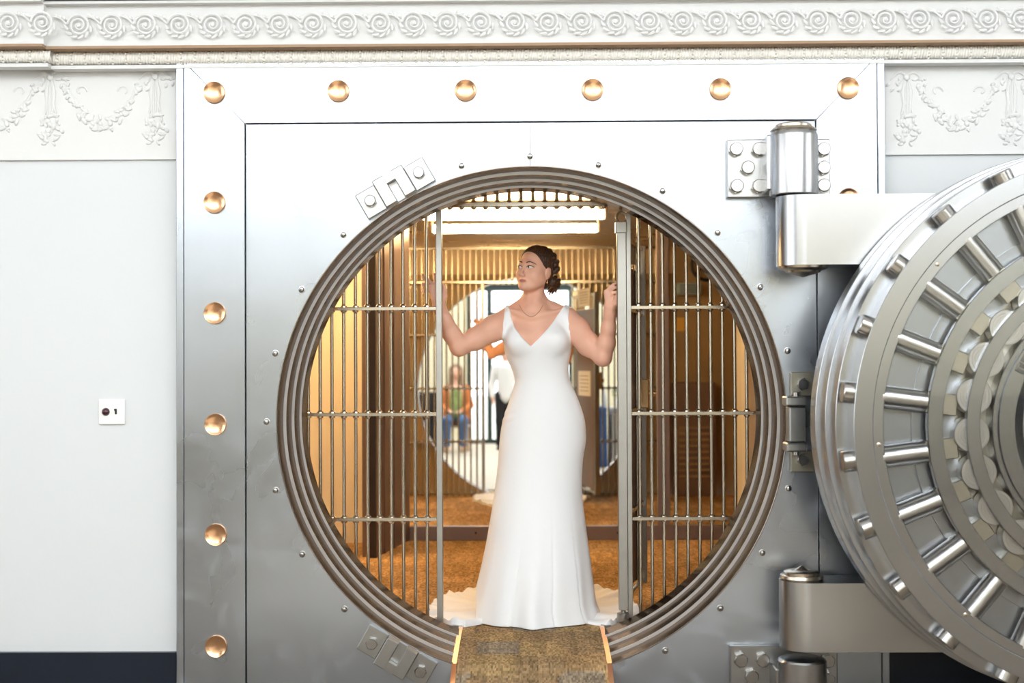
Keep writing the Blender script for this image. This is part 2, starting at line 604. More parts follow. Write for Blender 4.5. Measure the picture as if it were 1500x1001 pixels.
def wall_with_holes(name, axis, pos, lo, hi, holes, m, thick=.2):
    """a wall as strips around rectangular holes [(a0,a1,z0,z1)] sorted, not overlapping in a"""
    mb = MB()

    def piece(a0, a1, z0, z1):
        if a1 - a0 < 1e-4 or z1 - z0 < 1e-4:
            return
        if axis == 'y':
            mb.box(((a0 + a1) / 2, pos, (z0 + z1) / 2), (a1 - a0, thick, z1 - z0))
        else:
            mb.box((pos, (a0 + a1) / 2, (z0 + z1) / 2), (thick, a1 - a0, z1 - z0))
    cols = sorted(set([lo[0], hi[0]] + [h[0] for h in holes] + [h[1] for h in holes]))
    for a0, a1 in zip(cols[:-1], cols[1:]):
        am = (a0 + a1) / 2
        zz = lo[1]
        for h in sorted([h for h in holes if h[0] < am < h[1]], key=lambda h: h[2]):
            piece(a0, a1, zz, h[2])
            zz = h[3]
        piece(a0, a1, zz, hi[1])
    return struct(name, mb, m)


ENT = (at(684, 560, 2 * 4.05 - LOBY).x, 0.80, FLOORZ, 2.77)     # entrance seen in the mirror
back_holes = [ENT] + [(x0, x0 + 1.4, 3.25, 5.6) for x0 in (-2.25, -.7, .85)] + \
    [(x0, x0 + 1.42, 3.25, 5.6) for x0 in (-7.2, -5.65, -4.1, 2.55, 4.1, 5.65)]
wall_with_holes('wall_back', 'y', LOBY - .1, (-LOBX, FLOORZ), (LOBX, LOBZ), back_holes, M['lobby_wall'])
side_holes = [(y0, y0 + 1.55, 1.2, 5.6) for y0 in (-10.3, -8.5, -6.7, -4.9, -3.1)]
wall_with_holes('wall_left', 'x', -LOBX - .1, (LOBY - .2, FLOORZ), (.5, LOBZ), side_holes, M['lobby_white'])
wall_with_holes('wall_right', 'x', LOBX + .1, (LOBY - .2, FLOORZ), (.5, LOBZ), side_holes, M['lobby_white'])
mb = MB()
mb.box((0, LOBY - 20.2, FLOORZ - .15), (60, 40, .1))
struct('ground', mb, M['pavement'])


for nm, a, b in (('trim_5', -LOBX, -2.55), ('trim_6', 2.45, LOBX)):
    mb = MB()
    mb.box(((a + b) / 2, LOBY + .015, (.9 + FLOORZ) / 2), (b - a, .03, .9 - FLOORZ))
    mb.box(((a + b) / 2, LOBY + .03, .92), (b - a, .06, .05))
    n_ = int((b - a) / .8)
    for k in range(n_):
        mb.box((a + (k + .5) * (b - a) / n_, LOBY + .035, .4), (.6, .02, .7), bev=.008)
    struct(nm, mb, M['added_wainscot'])  # unseen dark panelling added to dim reflections in the lower steel


def portal(c, rot, sx, sz):
    l = bpy.data.lights.new('window_portal', 'AREA')
    l.shape = 'RECTANGLE'
    l.size, l.size_y = sx, sz
    l.cycles.is_portal = True
    o = bpy.data.objects.new('window_portal', l)
    C.objects.link(o)
    o.location = c
    o.rotation_euler = rot


wn = 0


def window(axis, pos, a0, a1, z0, z1, nm, nh, sgn):
    global wn
    wn += 1
    b = .05

    def pt(a, z, off=0):
        return (a, pos + off, z) if axis == 'y' else (pos + off, a, z)

    def sz(da, dz, t):
        return (da, t, dz) if axis == 'y' else (t, da, dz)
    root = thing('window_%d' % wn, '', 'window', pt((a0 + a1) / 2, z0))
    del root['label']
    del root['category']
    root['kind'] = 'structure'
    mb = MB()
    for a in (a0 + b / 2, a1 - b / 2):
        mb.box(pt(a, (z0 + z1) / 2), sz(b, z1 - z0, .08))
    for z in (z0 + b / 2, z1 - b / 2):
        mb.box(pt((a0 + a1) / 2, z), sz(a1 - a0 - 2 * b, b, .08))
    obj('window_frame', mb, M['dark_frame'], root, None)
    mb = MB()
    for k in range(1, nm):
        mb.box(pt(a0 + (a1 - a0) * k / nm, (z0 + z1) / 2), sz(.03, z1 - z0 - 2 * b, .05))
    for k in range(1, nh):
        mb.box(pt((a0 + a1) / 2, z0 + (z1 - z0) * k / nh), sz(a1 - a0 - 2 * b, .03, .045))
    obj('muntin', mb, M['dark_frame'], root, None)
    mb = MB()
    mb.box(pt((a0 + a1) / 2, (z0 + z1) / 2), sz(a1 - a0 - 2 * b, z1 - z0 - 2 * b, .006))
    obj('pane', mb, M['glass'], root, None)
    if axis == 'y':
        portal(pt((a0 + a1) / 2, (z0 + z1) / 2, .12), (-PI / 2, 0, 0) if sgn > 0 else (PI / 2, 0, 0), a1 - a0, z1 - z0)
    else:
        portal(pt((a0 + a1) / 2, (z0 + z1) / 2, .12 * sgn), (0, -PI / 2, 0) if sgn > 0 else (0, PI / 2, 0), z1 - z0, a1 - a0)


for h in back_holes[1:]:
    window('y', LOBY - .1, h[0], h[1], h[2], h[3], 3, 2, 1)
for h in side_holes:
    window('x', -LOBX - .1, h[0], h[1], h[2], h[3], 3, 4, 1)
    window('x', LOBX + .1, h[0], h[1], h[2], h[3], 3, 4, -1)
# entrance: sidelight, transom light and glazed door
root = thing('door_1', '', 'door', ((ENT[0] + ENT[1]) / 2, LOBY - .1, FLOORZ))
del root['label'], root['category']
root['kind'] = 'structure'
ym = 2 * 4.05 - LOBY
ex = [at(p, 560, ym).x for p in (684, 700, 717, 833)]
ez = [at(720, p, ym).z for p in (465, 650)]
mb = MB()
for x, w in ((ENT[0] + .03, .07), (ex[1], .03), (ex[2], .09), (ENT[1] - .03, .07)):
    mb.box((x, LOBY - .1, (FLOORZ + ENT[3]) / 2), (w, .1, ENT[3] - FLOORZ))
mb.box(((ENT[0] + ENT[1]) / 2, LOBY - .1, ENT[3] - .06), (ENT[1] - ENT[0], .09, .12))
mb.box(((ex[2] + ENT[1]) / 2, LOBY - .1, 2.16), (ENT[1] - ex[2], .09, .2))
mb.box(((ENT[0] + ex[2]) / 2, LOBY - .1, 2.1), (ex[2] - ENT[0], .05, .04))
mb.box(((ENT[0] + ENT[1]) / 2, LOBY - .1, FLOORZ + .04), (ENT[1] - ENT[0], .09, .08))
obj('door_frame', mb, M['dark_frame'], root, None)
mb = MB()
mb.box(((ENT[0] + ENT[1]) / 2, LOBY - .1, (FLOORZ + ENT[3]) / 2), (ENT[1] - ENT[0] - .1, .008, ENT[3] - FLOORZ - .1))
obj('pane', mb, M['glass'], root, None)
portal(((ENT[0] + ENT[1]) / 2, LOBY + .05, (FLOORZ + ENT[3]) / 2), (-PI / 2, 0, 0), ENT[1] - ENT[0], ENT[3] - FLOORZ)

# unseen globe lamps added in the lobby to light the bride and front wall
gm_ = rm_ = cm_ = None
for ix in range(4):
    for iy in range(2):
        lx, ly, lz = -4.2 + 2.8 * ix, -8.5 + 2.1 * iy, 4.7
        root = thing('fill_globe', 'unseen white globe fill lamp added in the lobby, %s from the left wall in the row %s' % (('first', 'second', 'third', 'fourth')[ix], ('nearer the lobby windows', 'nearer the vault')[iy]), 'light', (lx, ly, LOBZ), 'added lobby fill globes')
        if gm_ is None:
            mb = MB()
            mb.ball((0, 0, 0), .42, 32, 20)
            gm_ = mb.mesh('globe', 60)
            mb = MB()
            mb.cyl((0, 0, .46), (0, 0, LOBZ - lz - .02), .015, 10)
            rm_ = mb.mesh('rod', 40)
            mb = MB()
            mb.rev((0, 0, .40), (0, 0, 1), [(.10, 0), (.10, .05), (.04, .08)], 20)
            cn_ = MB()
            cn_.rev((0, 0, LOBZ - lz - .05), (0, 0, 1), [(.03, 0), (.09, .03), (.09, .05)], 20)
            cn_ = cn_.mesh('canopy', 40)
            cm_ = mb.mesh('collar', 40)
        link('globe', gm_, M['fill_globe_light'], root, (lx, ly, lz))
        link('rod', rm_, M['bar'], root, (lx, ly, lz))
        link('collar', cm_, M['bar'], root, (lx, ly, lz))
        link('canopy', cn_, M['bar'], root, (lx, ly, lz))

# navy baseboards beside the vault frame
for nm, x0, x1 in (('baseboard_left', -LOBX, KL), ('baseboard_right', KR, LOBX)):
    mb = MB()
    zt = at(130, 956, WALLY - .02).z
    mb.box(((x0 + x1) / 2, WALLY - .015, (zt + FLOORZ) / 2), (x1 - x0, .03, zt - FLOORZ))
    struct(nm, mb, M['navy'])

# ------------------------------------------------------------------ cornice, rope moulding, frieze
JOG = at(72, 80, -.05).x


def spiral_mesh():
    mb = MB()
    pts, rs = [], []
    for k in range(34):
        t = k / 33
        a = PI * .95 + t * 4.3 * PI * -1
        r = .046 * (1 - t) ** .8 + .006
        pts.append((r * math.cos(a), -.004 - .004 * t, r * math.sin(a)))
        rs.append(.0058 * (1 - .35 * t))
    tail = []
    trs = []
    for k in range(8):
        t = k / 7
        tail.append((-.115 + .069 * t, -.003, .04 - .045 * t + .012 * math.sin(PI * t)))
        trs.append(.0035 + .0025 * t)
    mb.tube(tail[:-1] + pts, trs[:-1] + rs, 6)
    mb.ball((0, -.006, 0), (.011, .009, .011), 8, 5)
    for k in range(4):
        t = k / 3
        mb.ball((-.105 + .055 * t, -.003, .046 - .018 * t), (.009, .006, .007), 6, 4)
    for k in range(6):
        a = -PI * (.02 + .17 * k)
        pts_ = [((.052 + .004 * q) * math.cos(a - .16 * q), -.003, (.050 + .004 * q) * math.sin(a - .16 * q)) for q in range(4)]
        mb.tube(pts_, [.006, .007, .006, .003], 6)
    return mb.mesh('scroll', 60)


def rope_mesh(L):
    mb = MB()
    n, mseg = 12, 20
    vs, fs = [], []
    for i in range(mseg + 1):
        u = i / mseg
        for k in range(n):
            a = 2 * PI * k / n
            rr = .030 * (1 + .10 * math.cos(2 * PI * 5 * u + 1.6 * a) - .22 * math.exp(-((u - .5) / .06) ** 2))
            vs.append((u * L, rr * math.cos(a), rr * math.sin(a)))
    for i in range(mseg):
        for k in range(n):
            k2 = (k + 1) % n
            fs.append((i * n + k, (i + 1) * n + k, (i + 1) * n + k2, i * n + k2))
    mb.add(vs, fs)
    for a in (-2.2, -1.6, -1.0, -2.8):
        mb.ball((L * .5, .028 * math.sin(a), .028 * math.cos(a)), (.007, .007, .007), 6, 4)
    return mb.mesh('rope_bead', 70)


spiral = spiral_mesh()
PER = 49.0 / 322.0
ropeL = 20.3 / 321.0
rope = rope_mesh(ropeL)


def cornice(name, x0, x1, off, rope_z, label):
    """band with running scrolls, brown soffit and rope moulding; off pulls it into the room"""
    root = thing(name, '', 'trim', ((x0 + x1) / 2, off, rope_z))
    del root['category']
    root['kind'] = 'structure'
    root['label'] = label
    zb = rope_z + .036
    mb = MB()
    mb.box(((x0 + x1) / 2, (off - .04) / 2, zb + .13), (x1 - x0, .16 - off - .04, .26))
    obj('band', mb, M['ornament'], root, None)
    mb = MB()
    mb.box(((x0 + x1) / 2, off - .06, zb + .195), (x1 - x0, .12, .012))
    mb.box(((x0 + x1) / 2, off - .085, zb + .245), (x1 - x0, .13, .07))
    obj('upper_moulding', mb, M['ornament'], root, None)
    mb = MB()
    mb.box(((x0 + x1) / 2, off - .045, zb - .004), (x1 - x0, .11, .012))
    obj('brown_soffit', mb, M['soffit_brown'], root, None, 'brown underside')
    mb = MB()
    mb.box(((x0 + x1) / 2, off + .01, rope_z - .042), (x1 - x0, .07, .016))
    mb.box(((x0 + x1) / 2, off + .03, rope_z), (x1 - x0, .06, .07))
    obj('fillet', mb, M['ornament'], root, None)
    n = int((x1 - x0) / ropeL + .999)
    for k in range(n):
        o = link('rope_bead', rope, M['rope'], root, (x0 + k * ropeL, off - .012, rope_z))
    return root, zb


rz = at(777, 80, -.03).z
r1, zb1 = cornice('trim_1', JOG, 2.75, 0.0, rz, 'cream cornice band of running scrolls above a rope moulding')
r2, zb2 = cornice('trim_2', -2.75, JOG, -.04, rz + .003, 'short stepped-forward end of the cream scroll cornice')
x0 = at(115, 36, -.1).x
for k in range(-3, 31):
    x = x0 + k * PER
    left = x < JOG
    link('scroll', spiral, M['ornament'], r2 if left else r1, (x, (-.14 if left else -.1), zb1 + .096 + (0.003 if left else 0))).scale = (1, .42, 1)


def blob(mb, x, z, r, rnd):
    a = rnd.uniform(0, PI)
    mb.ball((x, 0, z), (r * rnd.uniform(.9, 1.5), .010 + r * .22, r * rnd.uniform(.5, .8)), 7, 4, Matrix.Rotation(a, 3, 'Y'))


def drop_mesh():
    rnd = random.Random(3)
    mb = MB()
    for s in (-1, 1):
        pts = [(s * t * .075, -.004, .02 + .02 * math.sin(t * 4)) for t in [k / 6 for k in range(7)]]
        mb.tube([(p[0], p[1], p[2] - .005) for p in pts], [.006, .007, .007, .006, .005, .004, .003], 6)
        mb.tube([(s * .008, -.003, 0), (s * .02, -.003, -.06), (s * .014, -.003, -.11), (s * .026, -.003, -.16)], [.006, .008, .008, .004], 6)
        for k in range(6):
            blob(mb, s * rnd.uniform(.03, .085), rnd.uniform(-.05, .01), .011, rnd)
    mb.ball((0, -.006, .012), (.016, .014, .016), 8, 5)
    for k in range(4):
        mb.tube([(-.012 + .008 * k, -.004, -.01), (-.014 + .009 * k, -.004, -.16)], [.004, .005], 5)
    for k in range(30):
        z = rnd.uniform(-.30, -.15)
        w = .05 * math.sin((z + .32) / .17 * PI) + .012
        blob(mb, rnd.uniform(-w, w), z, rnd.uniform(.009, .016), rnd)
    return mb.mesh('garland_drop', 70)


def swag_mesh():
    rnd = random.Random(5)
    mb = MB()
    W = .36
    for k in range(75):
        u = rnd.uniform(-1, 1)
        sag = -.18 * (1 - abs(u) ** 2.0)
        wid = .012 + .034 * (1 - abs(u)) ** .8
        blob(mb, u * W * .5, sag - .02 + rnd.uniform(-wid, wid), rnd.uniform(.010, .017), rnd)
    for s in (-1, 1):
        pts = []
        for k in range(12):
            a = k / 11 * 4.2
            r = .03 - .0018 * k
            pts.append((s * (.10 - r * math.cos(a)), -.003, -.045 + r * math.sin(a)))
        mb.tube(pts, .005, 5)
        mb.tube([(s * .17, -.003, -.02), (s * .13, -.003, -.09), (s * .07, -.003, -.14)], [.005, .008, .005], 5)
    return mb.mesh('garland_swag', 70)


dropm, swagm = drop_mesh(), swag_mesh()
fz0, fz1 = at(120, 231.5, WALLY - .02).z, at(120, 92, WALLY - .02).z
for nm, x0, x1, dx, sx, lab in (
        ('trim_3', -2.75, KL, [75, 228], [0, 151], 'white plaster frieze of flower garlands left of the steel frame'),
        ('trim_4', KR, 2.75, [1327, 1480], [1403, 1555], 'white plaster frieze of flower garlands right of the steel frame')):
    root = thing(nm, lab, 'trim', ((x0 + x1) / 2, WALLY, fz0))
    del root['category']
    root['kind'] = 'structure'
    mb = MB()
    mb.box(((x0 + x1) / 2, WALLY - .004, (fz0 + fz1) / 2), (x1 - x0, .012, fz1 - fz0))
    obj('frieze_panel', mb, M['ornament'], root, None)
    mb = MB()
    mb.box(((x0 + x1) / 2, WALLY - .008, fz0 - .003), (x1 - x0, .018, .010))
    mb.box(((x0 + x1) / 2, WALLY - .008, fz1 - .016), (x1 - x0, .02, .012))
    obj('fillet', mb, M['ornament'], root, None)
    zt = at(dx[0], 118, WALLY).z
    for p in dx:
        link('garland_drop', dropm, M['ornament'], root, (at(p, 118, WALLY).x, WALLY - .011, zt)).scale = (1, .6, 1)
    for p in sx:
        link('garland_swag', swagm, M['ornament'], root, (at(p, 130, WALLY).x, WALLY - .011, zt - .01)).scale = (1, .6, 1)

# wall plate with a dark red indicator
p = at(164.5, 603.5, WALLY)
root = thing('switch_plate', 'small white wall plate with a dark red indicator bulb and a black keyhole switch', 'wall plate', (p.x, WALLY, p.z))
mb = MB()
mb.box((p.x, WALLY - .006, p.z), (.122, .012, .118), bev=.004)
obj('plate', mb, M['white_plastic'], root, None)
mb = MB()
q = at(156, 603.5, WALLY)
mb.rev((q.x, WALLY - .011, q.z), (0, -1, 0), [(.019, 0), (.018, .004), (.0165, .006)], 20)
mb.ball((q.x, WALLY - .016, q.z), (.0165, .013, .0165), 16, 10)
obj('indicator_bulb', mb, M['red_lens'], root)
q = at(171, 603, WALLY)
mb = MB()
mb.box((q.x, WALLY - .0135, q.z), (.009, .005, .026), bev=.002)
mb.cyl((q.x - .002, WALLY - .011, q.z + .008), (q.x - .002, WALLY - .018, q.z + .008), .0055, 10)
obj('key_switch', mb, M['black'], root)
for px in (156, 171):
    for dz in (.03, -.03):
        q = at(px, 603.5, WALLY)
        mb = MB()
        mb.cyl((q.x, WALLY - .011, q.z + dz), (q.x, WALLY - .0135, q.z + dz), .003, 8)
        obj('screw', mb, M['white_plastic'], root)

# ------------------------------------------------------------------ vault frame
vf = thing('vault_frame', 'huge square brushed steel vault front around the round stepped opening', 'vault frame', (0, 0, FLOORZ))


def arc(r, a0, a1, n, cx=0, cz=CZ):
    return [(cx + r * math.cos(a0 + (a1 - a0) * k / n), cz + r * math.sin(a0 + (a1 - a0) * k / n)) for k in range(n + 1)]


g = .0012
RF = R1 + .0055
left = [(XL, ZT), (XL, FLOORZ), (-g, FLOORZ)] + [(-g, CZ - RF)] + arc(RF, -PI / 2 - .01, -3 * PI / 2 + .01, 120) + [(-g, CZ + RF), (-g, ZT)]
mb = MB()
mb.prism(left, 0, .1)
obj('face_plate', mb, M['steel'], vf, 20)
right = [(g, ZT), (g, CZ + RF)] + arc(RF, PI / 2 - .01, -PI / 2 + .01, 120) + [(g, CZ - RF), (g, FLOORZ), (XR, FLOORZ), (XR, ZT)]
mb = MB()
mb.prism(right, 0, .1)
obj('face_plate', mb, M['steel'], vf, 20)
# mitred border
e = .0022
mb = MB()
mb.prism([(BL, BT - e), (BL, FLOORZ), (XL - .004, FLOORZ), (XL - .004, ZT + .002)], -.02, .1)
obj('border_panel', mb, M['steel_border'], vf, None)
mb = MB()
mb.prism([(BL + e, BT), (XL - .004 + e, ZT + .005), (XR + .004 - e, ZT + .005), (BR - e, BT)], -.02, .1)
obj('border_panel', mb, M['steel_border'], vf, None)
mb = MB()
mb.prism([(BR, BT - e), (XR + .004, ZT + .002), (XR + .004, FLOORZ), (BR, FLOORZ)], -.02, .1)
obj('border_panel', mb, M['steel_border'], vf, None)
for a, b in ((KL, BL - .004), (BR + .004, KR)):
    mb = MB()
    mb.box(((a + b) / 2, .04, (BT + FLOORZ) / 2), (b - a, .12, BT - FLOORZ), bev=.003)
    obj('casing_strip', mb, M['steel_border'], vf, None)
# stepped rings of the opening
for rin, y0, y1, rout in ((R1, -.0006, .147, R1 + .005), (R2, .1471, .294, R1 + .08), (R3, .2941, .44, R1 + .08), (R4, .4401, .601, R1 + .08)):
    mb = MB()
    c_ = .0015
    mb.rev((0, 0, CZ), (0, 1, 0), [(rin, y0 + c_), (rin, y1), (rout, y1), (rout, y0), (rin + c_, y0)], 160, closed=True)
    obj('step_ring', mb, M['step'], vf, 25)

for ra, rb, y in ((R1, R2, .147), (R2, R3, .294), (R3, R4, .44)):
    mb = MB()
    mb.rev((0, 0, CZ), (0, 1, 0), [(rb - .0006, y - .0012), (rb - .0006, y + .003), (ra - .0004, y + .003), (ra - .0004, y - .0012)], 160, closed=True)
    obj('step_highlight', mb, M['lip_highlight'], vf, 25)  # lighter steel colour paints a highlight on each step face
# copper studs
mb = MB()
mb.rev((0, 0, 0), (0, -1, 0), [(.0505, 0), (.0505, .010), (.0485, .0135), (.0455, .0125), (.042, .0098), (.030, .0062), (.014, .0035), (.0005, .0026)], 40)
studm = mb.mesh('copper_stud', 30)
studs = [(x, y) for x, y in ((314, 136), (496, 134), (682, 133), (868, 132), (1055, 131), (1242, 129.5))] + \
        [(314.5, 297), (315, 459), (316, 622), (316.5, 783.5), (317, 947)] + [(1243, 292), (1244, 940)]
for px, py in studs:
    link('copper_stud', studm, M['copper'], vf, at(px, py, -.02))
# dome rivets, every fifteen degrees
mb = MB()
mb.rev((0, 0, 0), (0, -1, 0), [(.0155, 0), (.0155, .003), (.0125, .0035), (.012, .004), (.0115, .008), (.008, .0125), (.003, .014), (.0005, .0142)], 20)
rivm = mb.mesh('dome_rivet', 30)
for k in range(24):
    a = math.radians(15 * k)
    if 15 * k in (120, 240, 0, 315 - 45 - 0, 270, 255, 285):
        continue
    link('dome_rivet', rivm, M['bolt'], vf, (1.212 * math.cos(a), 0, CZ + 1.212 * math.sin(a)))


def hexmesh(r, h, name):
    mb = MB()
    mb.rev((0, 0, 0), (0, -1, 0), [(r, 0), (r, h * .75)], 6, phase=.3)
    mb.rev((0, -h * .70, 0), (0, -1, 0), [(r * .9, 0), (r * .88, h * .22), (r * .78, h * .34)], 24)
    return mb.mesh(name, 25)


hexL = hexmesh(.034, .034, 'hex_bolt')
hexM = hexmesh(.029, .028, 'hex_bolt')


def keeper(ang):
    """latch keeper: two bolted ears and a raised slotted block, set round the opening"""
    a = math.radians(ang)
    ctr = Vector((1.237 * math.cos(a), 0, CZ + 1.237 * math.sin(a)))
    R = Matrix.Rotation(-(a - PI / 2), 3, 'Y')      # local x tangential, local z radial outwards
    root = link('latch_keeper', None, None, vf, None)
    root.empty_display_size = .05

    def place(o):
        o.matrix_basis = Matrix.Translation(ctr) @ R.to_4x4()
    for s in (-1, 1):
        mb = MB()
        mb.box((s * .128, -.014, -.005), (.10, .028, .125), bev=.003)
        o = obj('ear_plate', mb, M['bracket'], root, None)
        place(o)
        o = link('hex_bolt', hexM, M['bolt'], root)
        o.matrix_basis = Matrix.Translation(ctr + R @ Vector((s * .128, -.026, 0))) @ R.to_4x4()
    mb = MB()
    sw = .02
    for s in (-1, 1):
        mb.box((s * (sw + .0775) / 2, -.035, 0), (.0775 - sw, .07, .135), bev=.003)
    mb.box((0, -.035, .047), (2 * sw + .004, .0695, .041))
    mb.box((0, -.01, -.02), (2 * sw + .004, .02, .09))
    o = obj('slotted_block', mb, M['bracket'], root, None)
    place(o)


keeper(120)
keeper(240)

# hinge leaves and fixed knuckles on the frame
HY = -.2
hx = at(1162.5, 236, HY).x
HR = .107


def leaf(z0p, z1p, bolts, x0p, x1p):
    Y = -.03
    a, b = at(x0p, z1p, Y), at(x1p, z0p, Y)
    root = link('hinge_leaf', None, None, vf)
    mb = MB()
    z0 = max(a.z, FLOORZ + .01)
    mb.box(((a.x + b.x) / 2, -.02, (z0 + b.z) / 2), (b.x - a.x, .04, b.z - z0), bev=.004)
    obj('leaf_plate', mb, M['bracket'], root, None)
    for px, py in bolts:
        q = at(px, py, Y - .02)
        if q.z > FLOORZ + .04:
            link('hex_bolt', hexL, M['bolt'], root, (q.x, -.039, q.z))
    return root, z0, b.z


root, a, b = leaf(204, 290, [(1078, 219), (1111, 219), (1095, 246), (1079, 273), (1111, 273), (1206, 219), (1206, 246), (1206, 272)], 1065, 1215)
ktop, kbot = at(1162, 186, HY).z, at(1162, 287, HY).z
mb = MB()
mb.box((hx - .02, -.11, (ktop + kbot) / 2 - .005), (.20, .2, ktop - kbot - .06), bev=.006)
obj('knuckle_web', mb, M['hinge'], root, None)
mb = MB()
mb.rev((hx, HY, kbot), (0, 0, 1), [(HR - .004, 0), (HR, .004), (HR, ktop - kbot - .045), (HR - .002, ktop - kbot - .035), (HR - .012, ktop - kbot - .02)], 48)
obj('knuckle', mb, M['hinge'], root, 25)
mb = MB()
mb.rev((hx, HY, ktop - .024), (0, 0, 1), [(HR - .014, 0), (HR - .004, .006), (HR - .012, .016), (HR - .026, .02), (HR - .026, .03), (HR - .034, .036), (.018, .037), (.014, .047), (.003, .05)], 40)
obj('knuckle_cap', mb, M['pin'], root, 30)
root, a, b = leaf(946, 1040, [(1085, 967), (1117, 967), (1101, 991), (1086, 1010), (1118, 1010), (1212, 968), (1212, 995)], 1070, 1226)
ltop = at(1162, 964, HY).z
mb = MB()
mb.rev((hx + .02, HY, FLOORZ + .001), (0, 0, 1), [(HR, 0), (HR, ltop - FLOORZ - .012), (HR - .006, ltop - FLOORZ - .004), (HR - .016, ltop - FLOORZ)], 48)
obj('knuckle', mb, M['hinge'], root, 25)
mb = MB()
mb.box((hx, -.11, (ltop + FLOORZ) / 2 - .02), (.19, .2, ltop - FLOORZ - .06), bev=.006)
obj('knuckle_web', mb, M['hinge'], root, None)

# swing clamp beside the opening
root = link('pressure_clamp', None, None, vf)
q = lambda px, py, Y=-.06: at(px, py, Y)
for y0, y1, pin in ((545, 581, 563), (661, 693, 674)):
    a, b = q(1160, y1), q(1194, y0)
    mb = MB()
    mb.box(((a.x + b.x) / 2, -.02, (a.z + b.z) / 2), (b.x - a.x, .04, b.z - a.z), bev=.004)
    obj('clamp_plate', mb, M['clamp'], root, None)
    c = q(1176.5, pin)
    link('hex_bolt', hexM, M['bolt'], root, (c.x, -.039, c.z))
for (x0, x1, y0, y1, dep, m) in ((1157, 1180, 596, 648, .10, 'bracket'), (1151, 1180, 581, 595, .12, 'bracket'), (1152, 1181, 649, 662, .12, 'bracket')):
    a, b = q(x0, y1, -.1), q(x1, y0, -.1)
    mb = MB()
    mb.box(((a.x + b.x) / 2, -dep / 2, (a.z + b.z) / 2), (b.x - a.x, dep, b.z - a.z), bev=.006)
    obj('clamp_block', mb, M[m], root, None)
for y in ((574, 582), (661, 668)):
    a, b = q(1167, y[1], -.08), q(1167, y[0], -.08)
    mb = MB()
    mb.cyl((a.x, -.075, a.z), (a.x, -.075, b.z), .02, 16, ch=.003)
    obj('clamp_pin', mb, M['bolt'], root)

# ------------------------------------------------------------------ vault door, swung wide open
DX, DZ = 2.354, 1.075
vd = thing('vault_door', 'massive round steel vault door standing open with exposed locking bolts and rollers', 'vault door', (DX, -.5, FLOORZ))
A = (0, -1, 0)


def ring(name, prof, m, n=160, sm=25, label=None):
    mb = MB()
    mb.rev((DX, 0, DZ), A, [(r, -y) for r, y in prof], n, closed=True)
    return obj(name, mb, M[m], vd, sm, label)


ring('door_slab', [(1.153, -.35), (1.153, -.452), (1.151, -.454), (1.141, -.454), (1.141, -.587), (1.139, -.589), (1.1284, -.589),
                   (1.1284, -.720), (1.1264, -.722), (.70, -.722), (.70, -.68), (.05, -.68), (.05, -.35)], 'door_steel')
ring('bolt_ring', [(1.08, -.7221), (1.08, -.827), (1.078, -.829), (1.006, -.829), (1.004, -.827), (1.004, -.7221)], 'door_steel')
ring('retaining_ring', [(1.0035, -.723), (1.0035, -.820), (1.0015, -.822), (.963, -.822), (.961, -.820), (.961, -.723)], 'door_steel')
ring('back_plate', [(.96, -.7222), (.96, -.735), (.83, -.735), (.83, -.748), (.66, -.748), (.66, -.7222)], 'door_dark')
ring('outer_cam_ring', [(.785, -.785), (.785, -.816), (.783, -.818), (.727, -.818), (.725, -.816), (.725, -.785)], 'door_steel')
ring('inner_cam_ring', [(.635, -.8), (.635, -.826), (.633, -.828), (.583, -.828), (.581, -.826), (.581, -.8)], 'door_steel')
ring('hub_seat', [(.66, -.70), (.66, -.735), (.50, -.735), (.50, -.70)], 'brass_block')
mb = MB()
mb.rev((DX, 0, DZ), A, [(.53, .70), (.53, .812), (.527, .815), (.513, .815), (.511, .811), (.508, .811), (.506, .818), (.503, .820), (.442, .820),
                        (.438, .817), (.40, .79), (.30, .775), (.20, .77), (.19, .80), (.12, .805), (.01, .806)], 128)
obj('hub', mb, M['door_steel'], vd, 22)
mb = MB()
mb.cyl((0, 0, .955), (0, 0, 1.122), .0435, 28, ch=.004)
boltm = mb.mesh('locking_bolt', 30)
mb = MB()
mb.cyl((0, 0, .79), (0, 0, .97), .046, 28)
rodm = mb.mesh('bolt_rod', 30)
mb = MB()
mb.box((0, .012, .745), (.085, .06, .16), bev=.003)
blockm = mb.mesh('rod_block', None)
mb = MB()
rp = [(.071, 0), (.071, .06), (.069, .0625)]
for r in (.058, .046, .034, .022):
    rp += [(r + .001, .0625), (r, .0612), (r - .001, .0625)]
mb.rev((0, -.745, 0), A, rp + [(.008, .0625)], 40)
rollm = mb.mesh('roller', 20)
NB = 25
for k in range(NB):
    th = math.radians(180 - 7.2 - 14.4 * k)
    R = Matrix.Rotation(PI / 2 - th, 4, 'Y')
    for nm, me, m, yy in (('locking_bolt', boltm, 'bolt', -.775), ('bolt_rod', rodm, 'turned', -.777), ('rod_block', blockm, 'brass_block', -.777)):
        o = link(nm, me, M[m], vd)
        o.matrix_basis = Matrix.Translation((DX, yy, DZ)) @ R
    t2 = th + math.radians(-4.3)
    link('roller', rollm, M['turned'], vd, (DX + .608 * math.cos(t2), 0, DZ + .608 * math.sin(t2)))
mb = MB()
mb.rev((0, 0, 0), A, [(.009, 0), (.009, .003), (.006, .0045), (.0005, .005)], 12)
scm = mb.mesh('screw', 30)
for k in range(8):
    th = math.radians(180 + 4 + 45 * k)
    link('screw', scm, M['pin'], vd, (DX + .983 * math.cos(th), -.822, DZ + .983 * math.sin(th)))
mb = MB()
mb.rev((DX, 0, DZ), A, [(.9605, .8225), (.9605, .829), (.0005, .829)], 96)
o = obj('glass_cover', mb, M['door_glass'], vd, 30, 'clear round glass cover')
